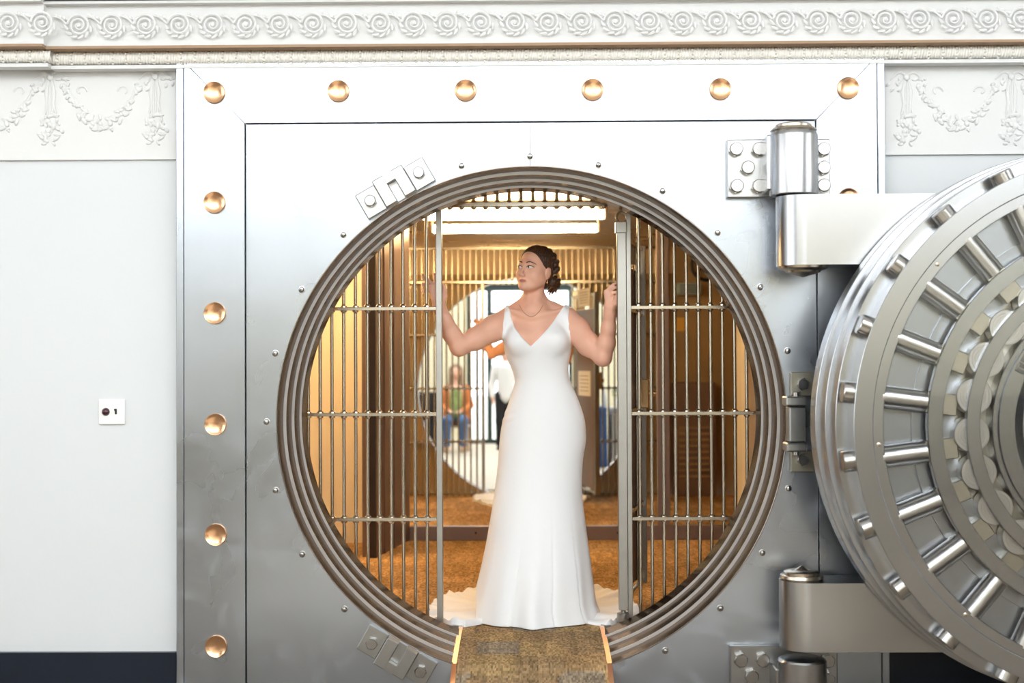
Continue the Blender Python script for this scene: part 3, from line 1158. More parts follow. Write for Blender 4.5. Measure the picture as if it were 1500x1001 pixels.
# maker's lettering on the hub rim
strip = MB()
vs, fs = [], []
a0, a1 = math.radians(153.2), math.radians(135.5)
for k in range(17):
    a = a0 + (a1 - a0) * k / 16
    for r in (.455, .494):
        for y in (-.8195, -.8212):
            vs.append((DX + r * math.cos(a), y, DZ + r * math.sin(a)))
for k in range(16):
    i = k * 4
    fs += [(i + 1, i + 3, i + 7, i + 5), (i, i + 4, i + 6, i + 2), (i, i + 1, i + 5, i + 4), (i + 2, i + 6, i + 7, i + 3)]
fs += [(0, 2, 3, 1), (64, 65, 67, 66)]
strip.add(vs, fs)
obj('letter_ground', strip, mat('darkened_steel', (0.14, 0.14, 0.14), 0.5, 0.8), vd, None)
for ch, adeg in (('T', 151.0), ('H', 147.2), ('E', 143.4), ('M', 137.6)):
    cu = bpy.data.curves.new('letter', 'FONT')
    cu.body = ch
    cu.size = .046
    cu.extrude = .0012
    cu.align_x = 'CENTER'
    cu.align_y = 'CENTER'
    tmp = bpy.data.objects.new('letter', cu)
    C.objects.link(tmp)
    dg = bpy.context.evaluated_depsgraph_get()
    me = bpy.data.meshes.new_from_object(tmp.evaluated_get(dg))
    bpy.data.objects.remove(tmp)
    a = math.radians(adeg)
    o = link('letter', me, M['bolt'], vd)
    o.matrix_basis = Matrix.Translation((DX + .4745 * math.cos(a), -.8222, DZ + .4745 * math.sin(a))) @ \
        Matrix.Rotation(PI / 2 - a, 4, 'Y') @ Matrix.Rotation(PI / 2, 4, 'X')
# crane arms that carry the door
for nm, x0p, ytop, ybot, hxx in (('upper', 1137, 284, 391, hx + .01), ('lower', 1142, 853, 958, hx + .025)):
    zt, zb_ = at(x0p, ytop, HY - .1).z, at(x0p, ybot, HY - .1).z
    xl = at(x0p, (ytop + ybot) / 2, HY).x
    rr = .118
    cx = xl + rr
    pts = [(cx + rr * math.cos(a), HY + rr * math.sin(a)) for a in [PI / 2 + PI * k / 20 for k in range(21)]]
    pts += [(DX - .5, HY - rr), (DX + .5, -.352), (DX + .5, -.16), (cx + .3, HY + rr - .02)]
    mb = MB()
    n = len(pts)
    vs = [(x, y, zb_ + .008) for x, y in pts] + [(x, y, zt - .004) for x, y in pts]
    fs = [tuple(range(n))[::-1], tuple(range(n, 2 * n))] + [(k, (k + 1) % n, n + (k + 1) % n, n + k) for k in range(n)]
    mb.add(vs, fs)
    arm = obj('hinge_arm', mb, M['hinge'], vd, 30)
    mb = MB()
    if nm == 'upper':
        mb.rev((cx, HY, zb_ + .01), (0, 0, -1), [(rr - .008, 0), (rr - .012, .012), (rr - .026, .02), (rr - .04, .022), (rr - .045, .03), (.05, .036), (.005, .05)], 40)
    else:
        mb.rev((cx - .02, HY, zt - .006), (0, 0, 1), [(rr - .03, 0), (rr - .022, .01), (rr - .026, .022), (rr - .04, .026), (rr - .04, .036), (rr - .05, .042), (.03, .044), (.003, .062)], 40)
    obj('arm_cap', mb, M['pin'], arm, 30)
mb = MB()
mb.box((DX, -.26, DZ), (.5, .17, 1.6), bev=.01)
obj('crane_plate', mb, M['hinge'], vd, None)

# ------------------------------------------------------------------ ramp with copper edges
RW = .355
rc = (at(668, 960, .1).x + at(890, 960, .1).x) / 2
prof = [(.66, .003), (.44, .000), (.294, -.010), (.147, -.024), (.0, -.040), (-.06, -.070), (-.2, -.118), (-.5, FLOORZ + .012), (-.7, FLOORZ + .006)]
ramp = thing('ramp', 'short brown patchwork carpet ramp running down from the vault threshold', 'ramp', (rc, 0, FLOORZ))


def strip_along(x0, x1, dz, th):
    mb = MB()
    n = len(prof)
    vs = []
    for y, z in prof:
        vs += [(x0, y, z + dz), (x1, y, z + dz), (x0, y, z + dz - th), (x1, y, z + dz - th)]
    fs = []
    for k in range(n - 1):
        i = k * 4
        fs += [(i, i + 4, i + 5, i + 1)[::-1], (i + 2, i + 3, i + 7, i + 6), (i, i + 2, i + 6, i + 4)[::-1], (i + 1, i + 5, i + 7, i + 3)[::-1]]
    fs += [(0, 1, 3, 2), (4 * n - 4, 4 * n - 2, 4 * n - 1, 4 * n - 3)]
    return mb.add(vs, fs)


obj('carpet', strip_along(rc - RW, rc + RW, 0, .012), M['ramp_carpet'], ramp, 20)
for s in (-1, 1):
    mb = strip_along(rc + s * RW - .011, rc + s * RW + .011, .004, .02)
    obj('copper_edge', mb, M['copper_edge'], ramp, 20)
    mb = MB()
    mb.box((rc + s * (RW + (.018 if s < 0 else .02)), .655, -.004), (.05, .03, .035))
    obj('edge_foot', mb, M['bracket'], ramp, None)

# ------------------------------------------------------------------ vault interior
VY0, VY1 = .6, 4.05
VXL, VXR, VZ = -2.5, 2.3, at(777, 362, 2 * VY1 - .68).z
mb = MB()
mb.box(((VXL + VXR) / 2, (VY0 + 4.5) / 2 + .02, -.06), (VXR - VXL + .2, 4.5 - VY0 - .06, .12))
struct('floor_vault', mb, M['carpet'])
mb = MB()
mb.box(((VXL + VXR) / 2, (VY0 + 4.5) / 2, VZ + .06), (VXR - VXL + .2, 4.5 - VY0, .12))
struct('ceiling_vault', mb, M['vault_ceiling'])
mb = MB()
mb.box((VXL - .05, (VY0 + 4.5) / 2, VZ / 2), (.1, 4.5 - VY0, VZ))
struct('wall_vault_left', mb, M['cream'])
mb = MB()
mb.box((VXR + .05, (VY0 + 4.5) / 2, VZ / 2), (.1, 4.5 - VY0, VZ))
struct('wall_vault_right', mb, M['vault_tan'])
mb = MB()
mb.box((0, 4.5, VZ / 2), (VXR - VXL + .3, .1, VZ + .3))
struct('wall_vault_back', mb, M['vault_tan'])
# front wall of the vault seen in the mirror, with the round hole
mb = MB()
mb.prism([(-.002, VZ + .1), (VXL - .1, VZ + .1), (VXL - .1, -.2), (-.002, -.2), (-.002, CZ - R4 - .002)] +
         arc(R4 + .002, -PI / 2 - .005, -3 * PI / 2 + .005, 90) + [(-.002, CZ + R4 + .002)], .56, .604)
mb.prism([(.002, VZ + .1), (.002, CZ + R4 + .002)] + arc(R4 + .002, PI / 2 - .005, -PI / 2 + .005, 90) + [(.002, CZ - R4 - .002), (.002, -.2), (VXR + .1, -.2), (VXR + .1, VZ + .1)], .56, .604)
struct('wall_vault_front', mb, M['vault_inner'])
mb = MB()
mb.box((0, .61, (2.225 + VZ) / 2), (2.9, .012, VZ - 2.225))
struct('trim_tube_lit', mb, M['tube_lit_peach'])  # added pale panel; its colour stands in for tube light on the wall
# cream partition and brown corner post on the left
mb = MB()
mb.box(((VXL - 1.1) / 2, 3.93, VZ / 2), (-1.1 - VXL, .05, VZ))
struct('wall_vault_cream', mb, M['cream'])
a, b = at(551, 700, 3.15), at(600, 700, VY1)
dv = Vector((b.x - a.x, b.y - a.y, 0))
ang = math.atan2(dv.y, dv.x)
nrm = Vector((-dv.y, dv.x, 0)).normalized()
mid = Vector(((a.x + b.x) / 2, (a.y + b.y) / 2, VZ / 2)) + nrm * .05
mb = MB()
mb.box(mid, (dv.length, .1, VZ), Matrix.Rotation(ang, 3, 'Z'))
for k in (.22, .5, .78):
    pp = Vector((a.x, a.y, VZ / 2)) + dv * k - nrm * .004
    mb.box(pp, (.02, .012, VZ), Matrix.Rotation(ang, 3, 'Z'))
pil = struct('pillar_left', mb, M['brown'])
mb = MB()
mb.box((a.x - .02, a.y - .01, VZ / 2), (.045, .05, VZ))
struct('edge_strip', mb, M['brown_dark'], parent=pil)
# right end of the mirror wall
a = at(1087, 700, VY1)
mb = MB()
mb.box((a.x + .05, VY1 - .12, VZ / 2), (.1, .24, VZ))
pil = struct('pillar_right', mb, M['cream'])
mb = MB()
mb.box((a.x + .12, VY1 - .26, VZ / 2), (.09, .06, VZ))
struct('edge_strip', mb, M['rail'], parent=pil)

# mirror wall
mx0, mx1, mx2, mx3 = at(600, 700, VY1).x, at(963, 700, VY1).x, at(981, 700, VY1).x, at(1087, 700, VY1).x
wm = thing('mirror_wall', 'tall wall mirror in a low brown frame at the back of the vault', 'mirror', ((mx0 + mx3) / 2, VY1, 0))
zr = at(640, 771.5, VY1 - .03).z
for a, b in ((mx0, mx1), (mx2, mx3)):
    mb = MB()
    mb.box(((a + b) / 2, VY1 + .005, (zr + VZ) / 2), (b - a, .01, VZ - zr))
    obj('pane', mb, M['mirror'], wm, None)
mb = MB()
mb.box(((mx0 + mx3) / 2, VY1 - .005, zr / 2), (mx3 - mx0, .05, zr), bev=.004)
obj('bottom_rail', mb, M['rail'], wm, None)
mb = MB()
mb.box(((mx1 + mx2) / 2, VY1 - .005, (zr + VZ) / 2), (mx2 - mx1, .05, VZ - zr), bev=.004)
obj('mullion', mb, M['rail'], wm, None)
for px in (697, 905):
    q = at(px, 781, VY1 - .03)
    mb = MB()
    mb.rev((q.x, VY1 - .03, q.z), A, [(.008, 0), (.006, .003), (.001, .004)], 10)
    obj('screw', mb, M['brown_dark'], wm)

# fluorescent lights on the vault ceiling
for yy, xa, xb, drop, lab in ((3.55, at(640, 314, 3.5).x - .12, at(890, 314, 3.5).x, .09, 'long glowing tube light on the vault ceiling near the mirror'),
                              (2.35, -2.3, -1.6, .07, 'unseen tube light on the vault ceiling nearest the left wall'),  # unseen tube, set out of view to light the cream panel
                              (2.9, -2.2, -1.3, .09, 'tube light over the cream partition left of the brown pillar')):
    zc = VZ - drop
    root = thing('tube_light', lab, 'light', ((xa + xb) / 2, yy, VZ), 'ceiling tube lights')
    mb = MB()
    mb.box(((xa + xb) / 2, yy, VZ - .008), (xb - xa, .09, .015), bev=.003)
    obj('housing', mb, M['lamp_body'], root, None)
    mb = MB()
    mb.rev((xa + .02, yy, zc - .005), (1, 0, 0), [(.026, 0), (.034, .012), (.034, xb - xa - .052), (.026, xb - xa - .04)], 20)
    obj('lit_tube', mb, M['tube'], root)
    for x in (xa + .01, xb - .01):
        mb = MB()
        mb.box((x, yy, (zc + VZ) / 2 - .025), (.02, .075, VZ - zc + .03), bev=.004)
        obj('end_cap', mb, M['lamp_body'], root, None)

# ------------------------------------------------------------------ barred cage behind the opening
CY = .68
GL, GR = at(644, 600, CY), at(921.5, 600, CY)
SP = .0603
zrail = [at(700, p, CY).z for p in (451.8, 606.8, 760.6)]
zhead = at(777, 299.5, CY).z
cage = thing('barred_cage', 'fixed screen of upright steel bars filling the sides and top of the round opening', 'cage', (0, CY, 0))


def bar_mesh(z0, z1, joints, r=.0088):
    mb = MB()
    mb.cyl((0, 0, z0), (0, 0, z1), r, 12)
    for z in joints:
        for s in (-1, 1):
            mb.rev((0, 0, z + s * .008), (0, 0, s), [(.0175, 0), (.0165, .006), (r + .002, .011), (r, .016)], 10)
    return mb.mesh('bar', 35)


fullbar = bar_mesh(.0, VZ, zrail + [zhead, .03])
shortbar = bar_mesh(zhead, VZ, [zhead])
CXE = 1.33
xl0 = at(625.3, 600, CY).x
xr0 = at(936.8, 600, CY).x
nL = int((xl0 + CXE) / SP) + 1
nR = int((CXE - xr0) / SP) + 1
for k in range(nL):
    link('bar', fullbar, M['bar'], cage, (xl0 - k * SP, CY, 0))
for k in range(nR):
    link('bar', fullbar, M['bar'], cage, (xr0 + k * SP, CY, 0))
x = xl0 + SP
while x < xr0 - .03:
    link('bar', shortbar, M['bar'], cage, (x, CY, 0))
    x += SP
for a, b in ((-CXE - .03, GL.x), (GR.x, CXE + .03)):
    for z in zrail + [.02]:
        mb = MB()
        mb.box(((a + b) / 2, CY, z), (b - a, .026, .018), bev=.002)
        obj('cross_rail', mb, M['bar'], cage, None)
mb = MB()
mb.box((0, CY, zhead), (2 * CXE + .1, .03, .024), bev=.002)
obj('header_rail', mb, M['bar'], cage, None)
mb = MB()
mb.box((0, CY, VZ - .012), (2 * CXE + .1, .05, .024), bev=.002)
obj('header_rail', mb, M['bar'], cage, None)
mb = MB()
mb.box((GL.x, CY - .005, zhead / 2), (.030, .05, zhead), bev=.002)
obj('post', mb, M['post'], cage, None)
mb = MB()
mb.box((GR.x, CY, zhead / 2), (.024, .05, zhead), bev=.002)
obj('post', mb, M['post'], cage, None)
for s in (-1, 1):
    mb = MB()
    mb.box((s * (CXE + .04), CY, VZ / 2), (.04, .05, VZ), bev=.002)
    obj('post', mb, M['post'], cage, None)
# gate leaf standing open, almost edge-on
gx = at(911.5, 600, CY - .01).x
gate = thing('cage_gate', 'narrow barred gate standing open edge-on beside the bride\'s raised hand', 'gate', (gx, CY, 0))
gtop, gbot = at(911, 341, CY).z, at(911, 893, CY).z
mb = MB()
mb.box((gx, CY - .01, (gtop + gbot) / 2), (.047, .05, gtop - gbot), bev=.003)
obj('hinge_stile', mb, M['post'], gate, None)
mb = MB()
a, b = at(911, 342, CY - .02), at(911, 325, CY - .02)
mb.box((gx - .002, CY - .01, (a.z + b.z) / 2), (.058, .06, b.z - a.z), bev=.004)
mb2 = MB()
zc = b.z
mb2.tube([(gx + .002 + .026 * math.cos(t), CY - .01, zc + .022 + .026 * math.sin(t)) for t in [-.9 + k * (PI + 1.8) / 14 for k in range(15)]], .007, 8)
obj('top_block', mb, M['post'], gate, None)
obj('shackle', mb2, M['clamp'], gate, 40)
mb = MB()
mb.cyl((gx, CY - .01, gbot + .002), (gx, CY - .01, gbot - .05), .012, 14)
mb.ball((gx, CY - .01, gbot - .024), .017, 12, 8)
mb.rev((gx, CY - .01, 0.006), (0, 0, 1), [(.033, 0), (.033, .062), (.029, .066)], 20)
obj('pivot_foot', mb, M['post'], gate, 30)
gdir = Vector((.17, .80, 0))
gl_ = gdir.length
gdir.normalize()
GRm = Matrix.Rotation(math.atan2(gdir.y, gdir.x), 3, 'Z')
g0 = Vector((gx, CY + .02, 0))


def gp(t, z, off=0):
    return g0 + gdir * t + Vector((gdir.y, -gdir.x, 0)) * off + Vector((0, 0, z))


for z in zrail + [gbot + .02, gtop - .02]:
    mb = MB()
    mb.box(gp(gl_ / 2, z), (gl_, .024, .022), GRm)
    obj('cross_rail', mb, M['bar'], gate, None)
gb = bar_mesh(gbot, gtop, zrail)
for k in range(1, 12):
    t = gl_ * k / 12.5
    if k in (6, 7, 8):
        continue
    q = gp(t, 0)
    link('bar', gb, M['bar'], gate, q)
mb = MB()
mb.box(gp(gl_, (gtop + gbot) / 2), (.04, .045, gtop - gbot), GRm)
obj('lock_stile', mb, M['post'], gate, None)
mb = MB()
mb.box(gp(gl_ * .53, (gtop + gbot) / 2 - .05, -.014), (gl_ * .80, .006, gtop - gbot - .2), GRm)
obj('sheet_panel', mb, M['brown'], gate, None)
mb = MB()
q = gp(gl_ * .9, 1.16, .03)
mb.box(q, (.12, .05, .16), GRm, bev=.004)
mb.cyl(gp(gl_ * .9, 1.16, .05), gp(gl_ * .9, 1.16, .09), .018, 14)
obj('lock_case', mb, M['gold'], gate, 30, 'brass lock case')
for zc, hh, lab in ((1.96, .17, 'white paper notice taped high on the open gate, seen in the mirror'),
                    (1.13, .24, 'white printed page taped low on the open gate, seen in the mirror')):
    q = gp(gl_ * .52, zc, -.0195)
    root = thing('paper_notice', lab, 'notice', q)
    mb = MB()
    mb.box(q, (.46, .003, hh), GRm)
    obj('sheet', mb, M['paper'], root, None)
    mb = MB()
    for k in range(5):
        mb.box(gp(gl_ * .52, zc + hh * (.3 - .15 * k), -.0215), (.34, .001, .006), GRm)
    obj('print', mb, M['ink'], root, None)

# fittings on the inner front wall seen only in the mirror
ymir = 2 * VY1 - .7
a, b = at(990, 432, ymir), at(1026, 415, ymir)
root = thing('ventilator_box', 'blue-grey ventilator box on the bronze wall right of the bars', 'ventilator', ((a.x + b.x) / 2, .6, a.z))
mb = MB()
mb.box(((a.x + b.x) / 2, .68, (a.z + b.z) / 2), (b.x - a.x, .16, b.z - a.z), bev=.01)
obj('housing', mb, M['blue_box'], root, None)
mb = MB()
for k in range(4):
    mb.box(((a.x + b.x) / 2, .763, a.z + (b.z - a.z) * (.2 + .2 * k)), ((b.x - a.x) * .7, .006, .008))
obj('grille', mb, M['black'], root, None)
q = at(1036, 388, ymir)
root = thing('hand_wheel', 'black spoked hand wheel high on the bronze wall above the blue-grey box', 'wheel', (q.x, .6, q.z))
mb = MB()
mb.tube([(q.x + .155 * math.cos(t), .70, q.z + .155 * math.sin(t)) for t in [2 * PI * k / 32 for k in range(33)]], .018, 8)
obj('rim', mb, M['black'], root, 50)
for k in range(5):
    t = 2 * PI * k / 5
    mb = MB()
    mb.cyl((q.x, .70, q.z), (q.x + .15 * math.cos(t), .70, q.z + .15 * math.sin(t)), .01, 8)
    obj('spoke', mb, M['black'], root)
mb = MB()
mb.cyl((q.x, .6, q.z), (q.x, .73, q.z), .03, 16, ch=.004)
obj('hub', mb, M['gold'], root)
a, b = at(992, 485, ymir), at(1003, 465, ymir)
mb = MB()
mb.box(((a.x + b.x) / 2, .604, (a.z + b.z) / 2), (b.x - a.x + .02, .006, b.z - a.z), bev=.001)
o = obj('wall_notice', mb, M['yellow'], None, None)
tag(o, 'small yellow card on the bronze wall under the blue-grey box', 'notice')
a, b = at(986, 706, ymir), at(1046, 560, ymir)
root = thing('metal_cabinet', 'tall brown louvred cabinet on the bronze wall, mirrored right of the mullion', 'cabinet', ((a.x + b.x) / 2, .6, .0))
mb = MB()
mb.box(((a.x + b.x) / 2, .70, b.z / 2), (b.x - a.x, .2, b.z), bev=.006)
obj('case', mb, M['brown'], root, None)
for k in range(9):
    mb = MB()
    mb.box(((a.x + b.x) / 2, .806, .2 + .06 * k), ((b.x - a.x) * .75, .012, .02), Matrix.Rotation(.4, 3, 'X'))
    obj('louvre', mb, M['vault_tan'], root, None)

# ------------------------------------------------------------------ lobby things seen in the mirror
class Field:
    """signed distance grid meshed with surface nets: gives one continuous skin from blended shapes"""

    def __init__(self, lo, hi, h):
        self.lo = np.array(lo, float)
        self.h = h
        self.n = np.ceil((np.array(hi) - self.lo) / h).astype(int) + 1
        self.D = np.full(self.n, 0.5, np.float32)

    def win(self, lo, hi):
        i0 = np.clip(np.floor((np.array(lo) - self.lo) / self.h).astype(int), 0, self.n)
        i1 = np.clip(np.ceil((np.array(hi) - self.lo) / self.h).astype(int) + 1, 0, self.n)
        ax = [self.lo[k] + self.h * np.arange(i0[k], i1[k]) for k in range(3)]
        X, Y, Z = np.meshgrid(*ax, indexing='ij', sparse=True)
        return tuple(slice(a, b) for a, b in zip(i0, i1)), X.astype(np.float32), Y.astype(np.float32), Z.astype(np.float32)

    def blend(self, sl, d, k, sub=False):
        A = self.D[sl]
        if A.size == 0:
            return
        if sub:
            d = -d
            h = np.maximum(k - np.abs(A - d), 0) / k
            self.D[sl] = np.maximum(A, d) + h * h * k * .25
        elif k > 0:
            h = np.maximum(k - np.abs(A - d), 0) / k
            self.D[sl] = np.minimum(A, d) - h * h * k * .25
        else:
            self.D[sl] = np.minimum(A, d)

    def cap(self, a, b, ra, rb, k=.02):
        a, b = np.array(a, float), np.array(b, float)
        m = max(ra, rb) + k + 3 * self.h
        sl, X, Y, Z = self.win(np.minimum(a, b) - m, np.maximum(a, b) + m)
        d = b - a
        L2 = max(float(d @ d), 1e-9)
        t = np.clip(((X - a[0]) * d[0] + (Y - a[1]) * d[1] + (Z - a[2]) * d[2]) / L2, 0, 1)
        D = np.sqrt((X - a[0] - t * d[0]) ** 2 + (Y - a[1] - t * d[1]) ** 2 + (Z - a[2] - t * d[2]) ** 2) - (ra + (rb - ra) * t)
        self.blend(sl, D, k)

    def ell(self, c, r, k=.02, R=None, sub=False):
        c, r = np.array(c, float), np.array(r, float)
        m = r.max() + k + 3 * self.h
        sl, X, Y, Z = self.win(c - m, c + m)
        X, Y, Z = X - c[0], Y - c[1], Z - c[2]
        if R is not None:
            R = np.array(R)
            X, Y, Z = (R[0][0] * X + R[1][0] * Y + R[2][0] * Z, R[0][1] * X + R[1][1] * Y + R[2][1] * Z,
                       R[0][2] * X + R[1][2] * Y + R[2][2] * Z)
        k0 = np.sqrt((X / r[0]) ** 2 + (Y / r[1]) ** 2 + (Z / r[2]) ** 2)
        k1 = np.sqrt((X / r[0] ** 2) ** 2 + (Y / r[1] ** 2) ** 2 + (Z / r[2] ** 2) ** 2)
        self.blend(sl, k0 * (k0 - 1) / np.maximum(k1, 1e-6), k, sub)

    def chain(self, pts, rs, k=.01):
        for i in range(len(pts) - 1):
            self.cap(pts[i], pts[i + 1], rs[i], rs[i + 1], k)

    def mesh(self, name, smooth=0):
        D, h = self.D, self.h
        ins = D < 0
        n = D.shape
        cnt = np.zeros((n[0] - 1, n[1] - 1, n[2] - 1), np.uint8)
        for a in (0, 1):
            for b in (0, 1):
                for c in (0, 1):
                    cnt += ins[a:n[0] - 1 + a, b:n[1] - 1 + b, c:n[2] - 1 + c]
        act = (cnt > 0) & (cnt < 8)
        I = np.argwhere(act)
        ids = np.full(act.shape, -1, np.int64)
        ids[act] = np.arange(len(I))
        acc = np.zeros((len(I), 3))
        num = np.zeros(len(I))
        cor = {}
        for a in (0, 1):
            for b in (0, 1):
                for c in (0, 1):
                    cor[a, b, c] = D[I[:, 0] + a, I[:, 1] + b, I[:, 2] + c].astype(float)
        for p in cor:
            for ax in range(3):
                if p[ax] == 0:
                    q = list(p)
                    q[ax] = 1
                    q = tuple(q)
                    da, db = cor[p], cor[q]
                    s = (da < 0) != (db < 0)
                    t = da / np.where(s, da - db, 1)
                    pos = np.array(p, float)[None, :].repeat(len(I), 0)
                    pos[:, ax] += t
                    acc[s] += pos[s]
                    num[s] += 1
        V = (I + acc / num[:, None]) * h + self.lo
        quads = []
        for ax in range(3):
            o1, o2 = [(1, 2), (2, 0), (0, 1)][ax]
            sl0 = [slice(None)] * 3
            sl1 = [slice(None)] * 3
            sl0[ax] = slice(0, n[ax] - 1)
            sl1[ax] = slice(1, n[ax])
            for o in (o1, o2):
                sl0[o] = slice(1, n[o] - 1)
                sl1[o] = slice(1, n[o] - 1)
            A, B = ins[tuple(sl0)], ins[tuple(sl1)]
            E = np.argwhere(A != B)
            if len(E) == 0:
                continue
            flip = A[tuple(E.T)]
            E = E.copy()
            E[:, o1] += 1
            E[:, o2] += 1

            def cid(d1, d2):
                G = E.copy()
                G[:, o1] -= d1
                G[:, o2] -= d2
                return ids[tuple(G.T)]
            Q = np.stack([cid(1, 1), cid(0, 1), cid(0, 0), cid(1, 0)], 1)
            Q[~flip] = Q[~flip][:, ::-1]
            quads.append(Q)
        Q = np.concatenate(quads)
        for _ in range(smooth):
            Sx = np.zeros_like(V)
            c = np.zeros(len(V))
            for a, b in ((0, 1), (1, 2), (2, 3), (3, 0)):
                np.add.at(Sx, Q[:, a], V[Q[:, b]])
                np.add.at(Sx, Q[:, b], V[Q[:, a]])
                np.add.at(c, Q[:, a], 1)
                np.add.at(c, Q[:, b], 1)
            V = V * .5 + Sx / c[:, None] * .5
        me = bpy.data.meshes.new(name)
        me.vertices.add(len(V))
        me.vertices.foreach_set('co', V.astype(np.float32).ravel())
        me.loops.add(Q.size)
        me.loops.foreach_set('vertex_index', Q.astype(np.int32).ravel())
        me.polygons.add(len(Q))
        me.polygons.foreach_set('loop_start', np.arange(0, Q.size, 4, dtype=np.int32))
        me.polygons.foreach_set('use_smooth', np.ones(len(Q), bool))
        me.update()
        me.validate()
        return me


def lim(f, pts, r, k=.03):
    f.chain(pts, r, k)


# person sitting by the lobby entrance (faces the vault)
sx, sy, sz_ = at(668, 600, 2 * VY1 + 8.6).x, -8.6, FLOORZ
sp = thing('person', 'long-haired person in an orange jacket and jeans seated in the lobby, seen in the mirror', 'person', (sx, sy, sz_))


def O(x, y, z):
    return (sx + x, sy + y, sz_ + z)


def limb_field(parts, h=.014, k=.03):
    allp = np.array([p for c in parts for p in c[0]])
    f = Field(allp.min(0) - .25, allp.max(0) + .25, h)
    for pts, rs in parts:
        f.chain(pts, rs, k)
    return f


f = limb_field([([O(0, -.02, 1.08), O(0, 0, 1.24)], [.055, .05]), ([O(0, -.05, .55), O(0, -.06, 1.02)], [.13, .14]),
                ([O(-.17, -.05, 1.02), O(-.24, .02, .78), O(-.10, .22, .68)], [.05, .04, .032]),
                ([O(.17, -.05, 1.02), O(.24, .02, .78), O(.10, .22, .68)], [.05, .04, .032]),
                ([O(-.10, 0, .52), O(-.13, .38, .52), O(-.13, .36, .10)], [.085, .065, .045]),
                ([O(.10, 0, .52), O(.13, .38, .52), O(.13, .34, .10)], [.085, .065, .045]),
                ([O(-.13, .36, .05), O(-.13, .48, .035)], [.045, .035]), ([O(.13, .34, .05), O(.13, .46, .035)], [.045, .035])])
f.ell(O(0, .01, 1.33), (.075, .095, .115), .03)
f.ell(O(0, .105, 1.31), (.014, .02, .022), .015)
for s in (-1, 1):
    for q in range(4):
        f.cap(O(s * (.09 - .018 * q), .23, .68), O(s * (.07 - .018 * q), .29, .655), .012, .009, .005)
    f.cap(O(s * .1, .21, .68), O(s * .03, .23, .69), .012, .01, .005)
link('body', f.mesh('body', 1), M['skin'], sp)
f = limb_field([([O(-.17, -.05, 1.04), O(-.245, .02, .78), O(-.12, .2, .69)], [.068, .055, .045]),
                ([O(.17, -.05, 1.04), O(.245, .02, .78), O(.12, .2, .69)], [.068, .055, .045]),
                ([O(-.11, -.08, .58), O(-.1, -.09, 1.04)], [.12, .11]), ([O(.11, -.08, .58), O(.1, -.09, 1.04)], [.12, .11])])
link('jacket', f.mesh('jacket', 1), M['orange_cloth'], sp)
f = limb_field([([O(0, .015, .62), O(0, .0, 1.0)], [.12, .105])])
link('patterned_top', f.mesh('patterned_top', 1), M['green_cloth'], sp)
f = limb_field([([O(-.10, -.02, .53), O(-.135, .38, .53), O(-.135, .36, .14)], [.1, .08, .062]),
                ([O(.10, -.02, .53), O(.135, .38, .53), O(.135, .34, .14)], [.1, .08, .062])])
link('jeans', f.mesh('jeans', 1), M['jeans'], sp)
f = limb_field([([O(-.13, .34, .05), O(-.13, .49, .035)], [.052, .04]), ([O(.13, .32, .05), O(.13, .47, .035)], [.052, .04])], .01, .01)
link('shoes', f.mesh('shoes', 0), M['tan'], sp)
f = limb_field([([O(-.075, -.02, 1.38), O(-.09, -.02, 1.05)], [.05, .045]), ([O(.075, -.02, 1.38), O(.09, -.02, 1.05)], [.05, .045]),
                ([O(0, -.06, 1.4), O(0, -.1, 1.1)], [.08, .07])], .012, .03)
f.ell(O(0, -.01, 1.40), (.088, .095, .075), .03)
f.ell(O(0, .10, 1.33), (.06, .07, .09), .02, sub=True)
link('hair', f.mesh('hair', 1), M['blond'], sp)
ch = thing('lobby_chair', 'tan wooden chair under the seated person, seen in the mirror', 'chair', (sx, sy, sz_))
for x in (-.2, .2):
    for y in (-.22, .2):
        mb = MB()
        mb.cyl(O(x, y, 0), O(x * .92, y * .92, .41), .018, 10, .022)
        obj('leg', mb, M['tan'], ch)
mb = MB()
mb.box(O(0, 0, .425), (.46, .46, .035), bev=.01)
obj('seat', mb, M['tan'], ch, None)
mb = MB()
mb.box(O(0, -.235, .78), (.44, .03, .5), bev=.01)
mb.box(O(-.19, -.235, .5), (.03, .03, .14))
mb.box(O(.19, -.235, .5), (.03, .03, .14))
obj('backrest', mb, M['tan'], ch, None)

# person standing near the entrance, half hidden by the bride
sx, sy = at(741, 560, 2 * VY1 + 9.0).x, -9.0
sp = thing('person', 'person standing in a white shirt and dark trousers beside the entrance, seen in the mirror', 'person', (sx, sy, FLOORZ))
f = limb_field([([O(0, 0, 1.0), O(0, 0, 1.38)], [.12, .13]), ([O(0, 0, 1.4), O(0, .01, 1.56)], [.055, .05]),
                ([O(-.18, 0, 1.38), O(-.24, 0, 1.1), O(-.22, .1, .86)], [.05, .04, .03]), ([O(.18, 0, 1.38), O(.24, 0, 1.1), O(.22, .1, .86)], [.05, .04, .03]),
                ([O(-.09, 0, .9), O(-.1, .02, .5), O(-.11, 0, .09)], [.09, .06, .045]), ([O(.09, 0, .9), O(.1, .02, .5), O(.11, 0, .09)], [.09, .06, .045]),
                ([O(-.11, 0, .05), O(-.12, .14, .035)], [.045, .035]), ([O(.11, 0, .05), O(.12, .14, .035)], [.045, .035])])
f.ell(O(0, .015, 1.63), (.075, .095, .115), .03)
f.ell(O(0, .11, 1.62), (.014, .02, .02), .015)
for s in (-1, 1):
    for q in range(4):
        f.cap(O(s * .22, .085 + .018 * q, .84), O(s * .215, .09 + .02 * q, .75), .012, .009, .005)
    f.cap(O(s * .215, .1, .84), O(s * .18, .13, .79), .012, .01, .005)
link('body', f.mesh('body', 1), M['skin'], sp)
